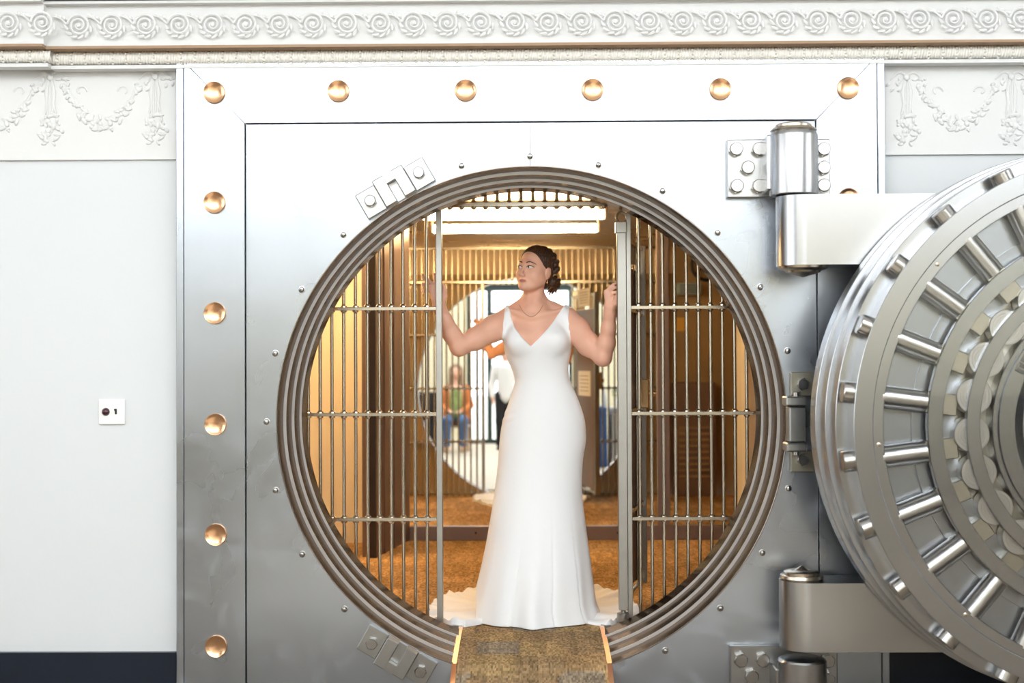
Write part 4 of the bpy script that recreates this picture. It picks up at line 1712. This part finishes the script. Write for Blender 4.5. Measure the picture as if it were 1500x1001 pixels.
f = limb_field([([O(0, 0, .92), O(0, 0, 1.38)], [.145, .15]), ([O(-.18, 0, 1.39), O(-.245, 0, 1.1), O(-.23, .08, .92)], [.068, .055, .045]),
                ([O(.18, 0, 1.39), O(.245, 0, 1.1), O(.23, .08, .92)], [.068, .055, .045])])
link('shirt', f.mesh('shirt', 1), M['white_cloth'], sp)
f = limb_field([([O(-.08, 0, .92), O(-.1, .02, .5), O(-.11, 0, .1)], [.115, .08, .065]), ([O(.08, 0, .92), O(.1, .02, .5), O(.11, 0, .1)], [.115, .08, .065])])
link('trousers', f.mesh('trousers', 1), M['black_cloth'], sp)
f = limb_field([([O(-.11, -.02, .045), O(-.12, .15, .035)], [.05, .042]), ([O(.11, -.02, .045), O(.12, .15, .035)], [.05, .042])], .01, .01)
link('shoes', f.mesh('shoes', 0), M['black'], sp)
f = limb_field([([O(0, -.04, 1.66), O(0, -.05, 1.6)], [.07, .06])], .012, .03)
f.ell(O(0, -.005, 1.69), (.084, .1, .075), .03)
f.ell(O(0, .105, 1.62), (.06, .06, .09), .02, sub=True)
link('hair', f.mesh('hair', 1), M['hair'], sp)

# draped tables
def cloth_box(name, lab, cat, c, size, m, folds=.012, group=None):
    mb = MB()
    n = 96
    rings = [(0.0, 1.03, folds), (.3, 1.015, folds * .7), (.75, 1.0, folds * .2), (.985, 1.0, 0), (1.0, .97, 0)]
    vs, fs = [], []
    for t, sc, a in rings:
        for k in range(n):
            th = 2 * PI * k / n
            cx, sn = math.cos(th), math.sin(th)
            q = max(abs(cx), abs(sn))
            px, py = cx / q * size[0] / 2 * sc, sn / q * size[1] / 2 * sc
            w = a * math.sin(k * 1.9) + a * .6 * math.sin(k * .83)
            vs.append((c[0] + px + cx * w, c[1] + py + sn * w, c[2] + size[2] * t))
    for j in range(len(rings) - 1):
        for k in range(n):
            fs.append((j * n + k, j * n + (k + 1) % n, (j + 1) * n + (k + 1) % n, (j + 1) * n + k))
    fs.append(tuple(range(n))[::-1])
    fs.append(tuple((len(rings) - 1) * n + k for k in range(n)))
    mb.add(vs, fs)
    o = obj(name, mb, m, None, 40)
    return tag(o, lab, cat, group)


def mirY(y):
    return 2 * VY1 - y


ty = -5.3
a, b = at(860, 596, mirY(ty)), at(887, 596, mirY(ty))
c = at(907, 596, mirY(ty))
cloth_box('draped_table', 'tall table under a dark blue cloth in the lobby, seen in the mirror', 'table', ((a.x + b.x) / 2 - .02, ty, FLOORZ), (b.x - a.x + .04, .7, a.z - FLOORZ), M['blue_cloth'])
cloth_box('draped_table', 'grey-clothed table holding flowers beside the blue one, seen in the mirror', 'table', ((b.x + c.x) / 2 + .17, ty, FLOORZ), (c.x - b.x + .2, .7, a.z - FLOORZ - .01), M['grey_cloth'])
zt = a.z - .01
fx = (b.x + c.x) / 2 + .1
fl = thing('flower_vase', 'vase of white flowers and green leaves on the grey-clothed table', 'flowers', (fx, ty, zt))
mb = MB()
mb.rev((fx, ty, zt), (0, 0, 1), [(.04, 0), (.055, .05), (.05, .11), (.03, .14), (.036, .155)], 20)
obj('vase', mb, M['white_plastic'], fl)
rnd = random.Random(2)
for k in range(12):
    a_ = rnd.uniform(0, 2 * PI)
    r_ = rnd.uniform(.02, .11)
    top = Vector((fx + r_ * math.cos(a_), ty + r_ * math.sin(a_), zt + .2 + rnd.uniform(0, .12)))
    mb = MB()
    mb.tube([(fx, ty, zt + .12), tuple((Vector((fx, ty, zt + .18)) * .5 + top * .5)), tuple(top)], .004, 5)
    mb.ball(top - Vector((.02, 0, .04)), (.03, .01, .012), 6, 4, Matrix.Rotation(a_, 3, 'Z'))
    obj('stem', mb, M['leaf'], fl)
    mb = MB()
    for j in range(6):
        t = j * PI / 3
        mb.ball(top + Vector((.017 * math.cos(t), .017 * math.sin(t), .004)), (.019, .015, .012), 6, 4)
    mb.ball(top + Vector((0, 0, .01)), .013, 6, 4)
    obj('blossom', mb, M['petal'], fl)
bt = thing('bottle', 'pale bottle standing on the blue-clothed table', 'bottle', (b.x - .02, ty, zt + .01))
mb = MB()
mb.rev((b.x - .02, ty, zt + .011), (0, 0, 1), [(.036, 0), (.038, .006), (.038, .15), (.03, .18), (.014, .21), (.014, .26)], 20)
obj('body', mb, M['white_plastic'], bt)
mb = MB()
mb.cyl((b.x - .02, ty, zt + .268), (b.x - .02, ty, zt + .292), .016, 14)
obj('cap', mb, M['petal'], bt)
a, b = at(611, 575, mirY(-7.6)), at(645, 575, mirY(-7.6))
cloth_box('draped_table', 'low table under a black cloth near the seated person, seen in the mirror', 'table', ((a.x + b.x) / 2, -7.6, FLOORZ), (b.x - a.x, .7, a.z - FLOORZ), M['black_cloth'])

# ------------------------------------------------------------------ the bride
BY = .92
base = at(778, 905, BY)
bride = thing('person', 'bride in a white V-neck gown looking aside with both hands on the bars', 'person', (base.x, BY, 0))


def P(px, py, y):
    return np.array(at(px, py, y))


HS = 1.06
HEADC = Vector(at(783.5, 396, BY - .01))
HM = Matrix.Translation(HEADC) @ (Matrix.Rotation(math.radians(-37), 4, 'Z') @ Matrix.Rotation(math.radians(-7), 4, 'X')
                                  @ Matrix.Rotation(math.radians(4), 4, 'Y')) @ Matrix.Scale(HS, 4)
HR3 = HM.to_3x3() * (1 / HS)


def H(x, y, z):
    return np.array(HM @ Vector((x, y, z)))


VX = .0036
lo, hi = P(610, 960, BY), P(925, 340, BY)
body = Field((lo[0] - .05, .58, -.02), (hi[0] + .02, 1.2, hi[2] + .02), VX)
torso = Field((P(715, 900, BY)[0] - .06, .55, -.02), (P(880, 400, BY)[0] + .06, 1.32, P(780, 432, BY)[2]), .0045)


def both(fn):
    fn(body)
    fn(torso)


def sect(f, tab, k=.03, zlo=None, zhi=None, fold=None, pad=0.0):
    """vertical stack of elliptical sections [(z, cx, cy, a, b)]"""
    t = np.array(sorted(tab))
    z0, z1 = t[0, 0], t[-1, 0]
    am = t[:, 3].max() + .12
    bm = t[:, 4].max() + .12
    sl, X, Y, Z = f.win((t[:, 1].min() - am, t[:, 2].min() - bm, z0 - .1), (t[:, 1].max() + am, t[:, 2].max() + bm, z1 + .1))
    zz = Z.ravel()
    zc = np.clip(zz, z0, z1)
    dz = np.gradient(t[:, 1:], t[:, 0], axis=0)
    out = []
    for c in range(1, 5):                       # smooth (Hermite) interpolation
        i = np.clip(np.searchsorted(t[:, 0], zc) - 1, 0, len(t) - 2)
        h = t[i + 1, 0] - t[i, 0]
        s = (zc - t[i, 0]) / h
        v = (2 * s ** 3 - 3 * s ** 2 + 1) * t[i, c] + (s ** 3 - 2 * s ** 2 + s) * h * dz[i, c - 1] + \
            (-2 * s ** 3 + 3 * s ** 2) * t[i + 1, c] + (s ** 3 - s ** 2) * h * dz[i + 1, c - 1]
        out.append(v.astype(np.float32).reshape(1, 1, -1))
    cx, cy, a, b = out
    a, b = a + pad, b + pad
    dx, dy = X - cx, Y - cy
    if fold is not None:
        th = np.arctan2(dy / b, dx / a)
        m = 1 + fold(th, Z)
        a, b = a * m, b * m
    k0 = np.sqrt((dx / a) ** 2 + (dy / b) ** 2)
    k1 = np.sqrt((dx / a ** 2) ** 2 + (dy / b ** 2) ** 2)
    d = k0 * (k0 - 1) / np.maximum(k1, 1e-4)
    d = np.where(k0 < .2, -np.minimum(a, b) * .8, d)
    d = np.maximum(d, np.maximum(z0 - Z, Z - z1)) if zlo is None else np.maximum(d, np.maximum(zlo - Z, Z - zhi))
    f.blend(sl, d.astype(np.float32), k)


def xz(l, r, py, y=BY):
    a, b = at(l, py, y), at(r, py, y)
    return a.z, (a.x + b.x) / 2, (b.x - a.x) / 2


TT = []
for py, l, r, cy, b in ((442, 771, 793, BY + .02, .052), (449, 762, 805, BY + .013, .060), (457, 752, 818, BY + .007, .070), (467, 742, 831, BY, .082), (482, 738, 835, BY - .005, .098), (500, 739, 836, BY - .005, .108),
                        (520, 742, 834, BY, .108), (538, 750, 831, BY + .005, .100), (555, 755.5, 832.5, BY + .01, .096), (580, 750, 843, BY + .01, .108),
                        (614, 739, 854, BY + .015, .128), (640, 735, 856, BY + .02, .138), (680, 736, 852, BY + .015, .13)):
    z, cx, a = xz(l, r, py)
    TT.append((z, cx, cy, a, b))
sect(body, TT, .05)
ST = [q for q in TT if q[0] > P(780, 605, BY)[2]]
for py, l, r, cy, b in ((614, 738.5, 854.5, BY + .015, .13), (640, 734, 857, BY + .02, .141),
                        (680, 731, 852, BY + .015, .148), (720, 726, 851, BY + .01, .165), (760, 719.5, 855, BY, .19), (796, 713, 859.5, BY, .215),
                        (830, 705.5, 864, BY, .245), (860, 698, 867.5, BY, .27), (885, 691, 871, BY, .288)):
    z, cx, a = xz(l, r, py)
    ST.append((z, cx, cy, a, b))
ST.append((.0, ST[-1][1] + .006, BY, ST[-1][3] + .022, .305))


def folds(th, Z):
    w = np.clip((.85 - Z) / .85, 0, 1) ** 1.6
    f1 = .5 * np.sin(5 * th + .6) + .42 * np.sin(9 * th + 1.9 + .5 * Z) + .3 * np.sin(14 * th - .7)
    crisp = -.9 * np.exp(-((np.mod(th + 1.95 - .12 * Z, 2 * PI)) / .045) ** 2) - .7 * np.exp(-((np.mod(th + 1.28, 2 * PI)) / .04) ** 2) \
        - .6 * np.exp(-((np.mod(th + .75 + .1 * Z, 2 * PI)) / .05) ** 2)
    point = np.exp(-((np.mod(th + 1.60 + PI, 2 * PI) - PI) / .17) ** 2)
    return (w * (.034 * f1 + .032 * crisp) + .17 * w ** 2 * point).astype(np.float32)


sect(torso, ST, .05, fold=folds)
for px in (761, 811):
    both(lambda f: f.ell(P(px, 499, BY - .085), (.062, .05, .06), .05))
# trapezius and shoulders
nb = P(782, 441, BY + .015)
shL, shR = P(745, 467, BY + .01), P(830, 466, BY + .01)
for s, mid_, r in ((shL, P(759, 454, BY + .02), .045), (shR, P(811, 455, BY + .02), .045)):
    both(lambda f: f.chain([P(783, 440, BY + .03), mid_, s], [.040, .037, .046], .03))
both(lambda f: f.ell(P(781, 455, BY - .045), (.05, .03, .035), .06))
for s0, s in ((P(776, 465, BY - .083), P(749, 455, BY - .05)), (P(783, 465, BY - .083), P(825, 454, BY - .05))):
    both(lambda f: f.chain([s0, s], [.010, .010], .03))
# neck
body.chain([P(779.5, 447, BY + .012), P(783.5, 414, BY + .012)], [.051, .048], .05)
body.chain([H(.03, .03, -.05), P(779, 458, BY - .055)], [.014, .012], .025)
body.chain([H(-.045, .01, -.06), P(777, 458, BY - .055)], [.012, .011], .025)
# hips to feet under the gown
for s in (-1, 1):
    hp, kn, ft = P(795 + s * 24, 680, BY + .01), P(792 + s * 20, 800, BY + .01), np.array((P(788 + s * 18, 900, BY)[0], BY + .03, .09))
    body.chain([hp, kn, ft], [.085, .06, .04], .02)
    body.chain([ft, ft + np.array((s * .02, -.17, -.065))], [.04, .025], .02)
# arms
elL, wrL = P(673.5, 508, .80), P(644, 452, .735)
both(lambda f: f.chain([shL, P(722, 482, .89)], [.058, .064], .03))
body.chain([P(722, 482, .89), P(698, 496, .845), elL], [.064, .056, .044], .03)
body.ell(P(671, 510, .80), (.036, .038, .036), .03)
body.chain([elL, P(662, 490, .785), P(652, 470, .755), wrL], [.042, .044, .037, .030], .025)
elR, wrR = P(882, 522, .82), P(893.5, 459, .745)
both(lambda f: f.chain([shR, P(845, 484, .90)], [.058, .064], .03))
body.chain([P(845, 484, .90), P(862, 505, .86), elR], [.064, .057, .044], .03)
body.ell(P(884.5, 526, .82), (.036, .038, .036), .03)
body.chain([elR, P(888.5, 503, .80), P(891.5, 480, .77), wrR], [.042, .043, .035, .029], .025)

# her right hand (left in the picture): behind the bars, fingers curling past the upright
hy = .716
body.chain([wrL, P(642, 440, hy + .006)], [.030, .031], .02)
for a, b in (((643.5, 444), (637.5, 418)), ((641, 444), (634, 420)), ((639, 445), (631.5, 424)), ((646, 442), (642, 420))):
    body.chain([P(*a, hy + .006), P(*b, hy)], [.017, .0135], .012)
FG = .0088
for pts in ([(641, 419, hy), (638, 411, hy - .004), (636.5, 402, hy - .002)],
            [(635.5, 418, hy), (628, 411, hy + .004), (620.5, 409, hy - .002), (619, 402.5, hy - .012)],
            [(633, 422, hy), (626, 418, hy + .006), (619.5, 416.5, hy - .002), (619.5, 419.5, hy - .018)],
            [(631.5, 426, hy), (625, 426, hy + .006), (619.5, 426, hy - .002), (620.5, 428, hy - .018)]):
    n = len(pts)
    body.chain([P(*q) for q in pts], [FG * 1.12 - .0011 * i for i in range(n)], .004)
body.chain([P(646, 444, hy + .01), P(651, 434, hy + .006), P(651.5, 425, hy - .002), P(649.5, 418, hy - .006)], [.018, .014, .0105, .0085], .008)
# her left hand: resting on the gate stile
hy = .722
body.chain([wrR, P(893.5, 449, hy + .01)], [.030, .030], .02)
for a, b in (((891.5, 450), (887.5, 428)), ((894, 450), (890.5, 431)), ((896, 451), (893.5, 435)), ((897, 452), (896, 440))):
    body.chain([P(*a, hy + .008), P(*b, hy)], [.016, .0125], .012)
for pts in ([(888, 429, hy), (893, 421, hy - .006), (899.5, 416.5, hy - .01), (906.5, 413.5, hy - .006)],
            [(890.5, 431, hy - .002), (895.5, 424.5, hy - .012), (901, 421.5, hy - .016), (907, 420.5, hy - .01)],
            [(893, 435, hy - .004), (898, 429.5, hy - .014), (903, 428, hy - .016), (907.5, 428, hy - .01)],
            [(896, 440, hy - .004), (900, 436, hy - .012), (904, 435.5, hy - .014), (907.5, 436, hy - .008)]):
    n = len(pts)
    body.chain([P(*q) for q in pts], [FG * 1.12 - .0011 * i for i in range(n)], .004)
body.chain([P(896, 452, hy - .004), P(901, 445, hy - .02), P(903, 437, hy - .026), P(905, 431, hy - .024)], [.017, .0135, .0105, .009], .008)

# head
def hell(c, r, k=.02, sub=False):
    body.ell(H(*c), np.array(r) * HS, k * HS, HR3, sub)


def hcap(a, b, ra, rb, k=.015):
    body.cap(H(*a), H(*b), ra * HS, rb * HS, k * HS)


hell((0, .012, .038), (.073, .092, .080), .02)
hell((0, -.030, -.025), (.057, .058, .076), .03)
hell((0, -.036, -.070), (.040, .044, .034), .03)
hell((0, -.073, -.097), (.0165, .015, .0145), .024)
for s in (-1, 1):
    hell((s * .040, -.054, -.030), (.022, .022, .020), .03)
    hcap((s * .052, -.004, -.052), (s * .024, -.056, -.090), .013, .012, .03)
    hell((s * .033, -.099, -.001), (.016, .014, .011), .024, True)
    hell((s * .031, -.0735, 0), (.0148, .0135, .0128), .004)
    hell((s * .051, -.018, -.036), (.015, .032, .034), .03)
    hell((s * .0095, -.097, -.042), (.0065, .0085, .006), .006)
    hell((s * .0745, .014, -.012), (.0055, .019, .031), .006)
    hell((s * .0785, .019, -.006), (.004, .012, .022), .004)
for s in (-1, 1):
    hell((s * .0845, .021, -.004), (.005, .007, .014), .003, True)
hcap((-.030, -.079, .019), (.030, -.079, .019), .010, .010, .02)
hcap((0, -.086, .010), (0, -.108, -.034), .0062, .0074, .012)
hell((0, -.109, -.037), (.0082, .009, .008), .008)
hcap((0, -.094, -.045), (0, -.092, -.058), .005, .005, .01)
hcap((-.016, -.085, -.064), (.016, -.085, -.064), .0055, .0055, .008)
hell((0, -.0925, -.0625), (.014, .0055, .0045), .006)
hell((0, -.0915, -.0705), (.013, .006, .0055), .006)
hcap((-.021, -.083, -.0655), (.021, -.083, -.0655), .003, .003, .006)
bm = body.mesh('body', 2)
bo = link('body', bm, M['skin'], bride)
bvh = BVHTree.FromPolygons([tuple(v.co) for v in bm.vertices], [tuple(p.vertices) for p in bm.polygons])
HMi = HM.inverted()


def onface(x, z, off=.0006, y0=-.2):
    o_ = HM @ Vector((x, y0, z))
    d_ = (HR3 @ Vector((0, 1, 0))).normalized()
    hit = bvh.ray_cast(o_, d_)
    p_ = hit[0] if hit[0] is not None else HM @ Vector((x, -.08, z))
    return p_ - d_ * off * HS


def patch(name, polar, m, off, bulge, rings=5, n=28, parent=None):
    """thin lens following the face; polar(t)->(x,z) outline, centre = its mean"""
    out = [polar(2 * PI * k / n) for k in range(n)]
    cx = sum(p[0] for p in out) / n
    cz = sum(p[1] for p in out) / n
    vs = [tuple(onface(cx, cz, off + bulge))]
    for j in range(1, rings + 1):
        s = j / rings
        for x, z in out:
            vs.append(tuple(onface(cx + (x - cx) * s, cz + (z - cz) * s, (off + bulge * (1 - s * s)) if j < rings else -.0006)))
    fs = []
    for k in range(n):
        k2 = (k + 1) % n
        fs.append((0, 1 + k, 1 + k2))
        for j in range(rings - 1):
            a_, b_ = 1 + j * n, 1 + (j + 1) * n
            fs.append((a_ + k, b_ + k, b_ + k2, a_ + k2))
    mb = MB()
    mb.add(vs, fs)
    return obj(name, mb, m, parent or bride, 80)


def almond(cx, cz, w, hu, hl, tilt):
    def fn(t):
        x = w * math.cos(t)
        s = math.sin(t)
        z = (hu if s > 0 else hl) * s * (1 - .25 * math.cos(t) ** 2)
        return cx + x, cz + z + tilt * x
    return fn


for s in (-1, 1):
    ex, ezz = s * .031, .0
    ey = patch('eye', almond(ex, ezz, .0160, .0074, .0050, s * .10), M['eye_white'], .0007, .0006)
    ix = ex - .0042
    patch('iris', lambda t, ix=ix: (ix + .0063 * math.cos(t), ezz + .0013 + .0060 * math.sin(t) * (1 if math.sin(t) < 0 else .85)), M['iris'], .0020, .0007, 3, 20, ey)
    mb = MB()
    mb.tube([onface(ex + .0172 * c_, ezz + .0074 * math.sqrt(max(0, 1 - c_ * c_ * .96)) + s * .10 * .0172 * c_ + .0004, .0012) for c_ in [-1 + 2 * k / 12 for k in range(13)]],
            [.0009 + .0014 * math.sin(PI * (k + .6) / 13.2) for k in range(13)], 6)
    obj('eyelash', mb, M['iris'], ey, 60)
    mb = MB()
    mb.tube([onface(s * (.013 + .039 * u), .0175 + .0115 * math.sin(PI * min(1, u * .78 + .12)) - .003 * u, .0005) for u in [k / 12 for k in range(13)]],
            [HS * v for v in (.0019, .0026, .003, .0031, .0031, .003, .0029, .0027, .0024, .0021, .0017, .0012, .0006)], 6)
    obj('eyebrow', mb, M['brow'], bride, 60)


def lips(t):
    x = .0245 * math.cos(t)
    sn = math.sin(t)
    if sn > 0:
        z = .0078 * sn * (1 - .18 * math.exp(-(x / .004) ** 2)) * (1 - .15 * abs(math.cos(t)))
    else:
        z = .0100 * sn
    return x, -.0665 + z + .0014 * abs(math.cos(t)) ** 2


patch('lips', lips, M['lip'], .0006, .0008)
mb = MB()
mb.tube([onface(.0225 * c_, -.0662 + .0012 * c_ * c_, .0014) for c_ in [-1 + 2 * k / 10 for k in range(11)]], [.0003 + .0008 * math.sin(PI * k / 10) for k in range(11)], 5)
obj('mouth_line', mb, M['brow'], bride, 60)

# hair: swept-back cap, braid over the crown, loose low tail
hf = Field(H(0, .02, .02) - .2, H(0, .02, .02) + .2, .0028)


def hh(c, r, k=.01, sub=False):
    hf.ell(H(*c), np.array(r) * HS, k * HS, HR3, sub)


hh((0, .016, .042), (.0795, .097, .0845), .01)
hh((0, .045, -.015), (.066, .066, .075), .02)
# cut the face side away along the hairline
sl, X, Y, Z = hf.win(hf.lo, hf.lo + hf.n * hf.h)
Mi = np.array(HMi)
LX = Mi[0, 0] * X + Mi[0, 1] * Y + Mi[0, 2] * Z + Mi[0, 3]
LY = Mi[1, 0] * X + Mi[1, 1] * Y + Mi[1, 2] * Z + Mi[1, 3]
LZ = Mi[2, 0] * X + Mi[2, 1] * Y + Mi[2, 2] * Z + Mi[2, 3]
hl = np.interp(LZ.ravel(), [-.1, -.075, -.045, -.015, .0, .02, .045, .068, .086, .10, .125], [.07, .05, .036, .026, .006, -.022, -.042, -.056, -.069, -.086, -.13]).reshape(LZ.shape)
ang_ = np.arctan2(LX, LY + .02)
strand = .0016 * np.sin(ang_ * 46 + LZ * 60) + .0012 * np.sin(ang_ * 87 - LZ * 90 + 1)
hf.D = np.maximum(hf.D + strand.astype(np.float32), ((hl - LY) * .85).astype(np.float32) * HS)
for k in range(15):
    t = k / 14
    a = math.radians(150 - 172 * t)          # braid from the far side over the crown down to the near nape
    c = (.073 * math.cos(a), .030 + .052 * t ** 1.5, .036 + .078 * math.sin(a))
    hh((c[0], c[1] + (.007 if k % 2 else -.007), c[2]), (.0165, .0165, .0155), .004)
tail0 = H(.045, .09, -.045)
rnd = random.Random(11)
tg = np.array(at(813, 428, BY + .08))
for k in range(26):
    e0 = tail0 + np.array([rnd.uniform(-.012, .012), rnd.uniform(-.02, .02), rnd.uniform(-.012, .016)])
    e2 = np.array(at(rnd.uniform(801, 818.5), rnd.uniform(422, 433), BY + rnd.uniform(.06, .13)))
    if rnd.random() < .35:
        e2 = np.array(at(rnd.uniform(811, 819), rnd.uniform(413, 424), BY + rnd.uniform(.06, .13)))
    e1 = (e0 + e2) / 2 + np.array([.018, 0, .012 + rnd.uniform(-.01, .014)])
    hf.chain([e0, e1, e2], [.012, .010, .0035], .002)
hf.ell(tail0, (.026, .028, .026), .01)
hm = hf.mesh('hair', 1)
link('hair', hm, M['hair'], bride)

# earring and necklace
for s in (1,):
    e_ = Vector(H(s * .077, .008, -.046))
    mb = MB()
    mb.ball(e_, .003, 8, 6)
    mb.tube([e_, e_ - Vector((0, 0, .010))], .0009, 5)
    mb.ball(e_ - Vector((0, .001, .014)), (.0042, .003, .005), 10, 6)
    obj('earring', mb, M['gold'], bride, 50)
mb = MB()
pts = []
for k in range(25):
    u = -1 + 2 * k / 24
    px = 778 + 17.5 * u
    py = 464 - 17 * u * u
    o_ = Vector(at(px, py, BY - .4))
    d_ = (o_ - CAM).normalized()
    hit = bvh.ray_cast(o_, d_)
    if hit[0] is not None:
        pts.append(hit[0] - d_ * .002)
mb.tube(pts, .0011, 5)
obj('necklace', mb, M['gold'], bride, 60)

# gown: skin-tight bodice from the torso shape, skirt from sections, V neck and straps cut away
gown = torso
gown.D -= .0062
# gentle crease lines across the hip
sl, X, Y, Z = gown.win(gown.lo, gown.lo + gown.n * gown.h)
hp = P(742, 612, BY - .06)
cre = np.exp(-((X - hp[0]) / .07) ** 2 - ((Z - hp[2]) / .05) ** 2) * np.sin((Z - hp[2]) * 150 - (X - hp[0]) * 60)
gown.D += (.0022 * cre).astype(np.float32)
YN = BY - .1


def W(px, py):
    p_ = at(px, py, YN)
    return p_.x, p_.z


nk = [W(738, 430), W(746.5, 452), W(749, 466), W(754, 480), W(765, 495), W(777.4, 507.5), W(790, 495), W(802, 482), W(812, 469), W(822, 454), W(834, 436)]
zn = np.interp(X.ravel(), [q[0] for q in nk], [q[1] for q in nk]).reshape(X.shape)
lft = [W(560, 600), W(715, 545), W(731, 520), W(734, 500), W(735, 482), W(737.5, 468), W(739.5, 450), W(741, 430)]
rgt = [W(1000, 600), W(856, 545), W(840, 520), W(838, 500), W(835.5, 482), W(833, 466), W(835, 448), W(838, 430)]
zs = Z.ravel()
xl = np.interp(zs, [q[1] for q in lft], [q[0] for q in lft]).reshape(Z.shape)
xr = np.interp(zs, [q[1] for q in rgt], [q[0] for q in rgt]).reshape(Z.shape)
cut = np.maximum((Z - zn) * .66, np.maximum(xl - X, X - xr))
gown.D = np.maximum(gown.D, cut.astype(np.float32))
gown.D = np.maximum(gown.D, (.006 - Z).astype(np.float32))
link('gown', gown.mesh('gown', 2), M['dress'], bride)

# train spread on the floor behind
mb = MB()
NT, NRr = 300, 30
cx, cy = P(780, 900, BY)[0], BY + .04
vs, fs = [], []
rnd = random.Random(4)
ph = [rnd.uniform(0, 6) for _ in range(6)]
for i in range(NT + 1):
    th = math.radians(-40 + 262 * i / NT)
    u = math.sin(th)
    rx = .56 if math.cos(th) > 0 else .555
    ro = 1 / math.sqrt((math.cos(th) / rx) ** 2 + (u / (1.0 if u > 0 else .40)) ** 2)
    ro *= 1 + .020 * math.sin(7 * th + ph[0]) + .012 * math.sin(17 * th + ph[1]) + .006 * math.sin(37 * th)
    for j in range(NRr + 1):
        t = j / NRr
        r = .24 + (ro - .24) * t
        z = .006 + .05 * (1 - t) ** 3 + .012 * (.2 + t * .8) * (1 + math.sin(9 * th + 3 * t + ph[2])) + .007 * t * (1 + math.sin(21 * th + ph[3] + 2 * t)) + .006 * t ** 4 * (1 + math.sin(47 * th))
        vs.append((cx + r * math.cos(th), cy + r * math.sin(th), z))
for i in range(NT):
    for j in range(NRr):
        a = i * (NRr + 1) + j
        fs.append((a, a + 1, a + NRr + 2, a + NRr + 1))
top = len(vs)
vs += [(x, y, .003) for x, y, z in vs]
fs += [tuple(q + top for q in f_)[::-1] for f_ in fs]
edge = [i * (NRr + 1) + NRr for i in range(NT + 1)]
for a, b in zip(edge[:-1], edge[1:]):
    fs.append((a, a + top, b + top, b))
for i in (0, NT):
    for j in range(NRr):
        a = i * (NRr + 1) + j
        q_ = (a, a + top, a + top + 1, a + 1)
        fs.append(q_ if i == 0 else q_[::-1])
mb.add(vs, fs)
obj('train', mb, M['dress'], bride, 80, 'scalloped train spread on the carpet')
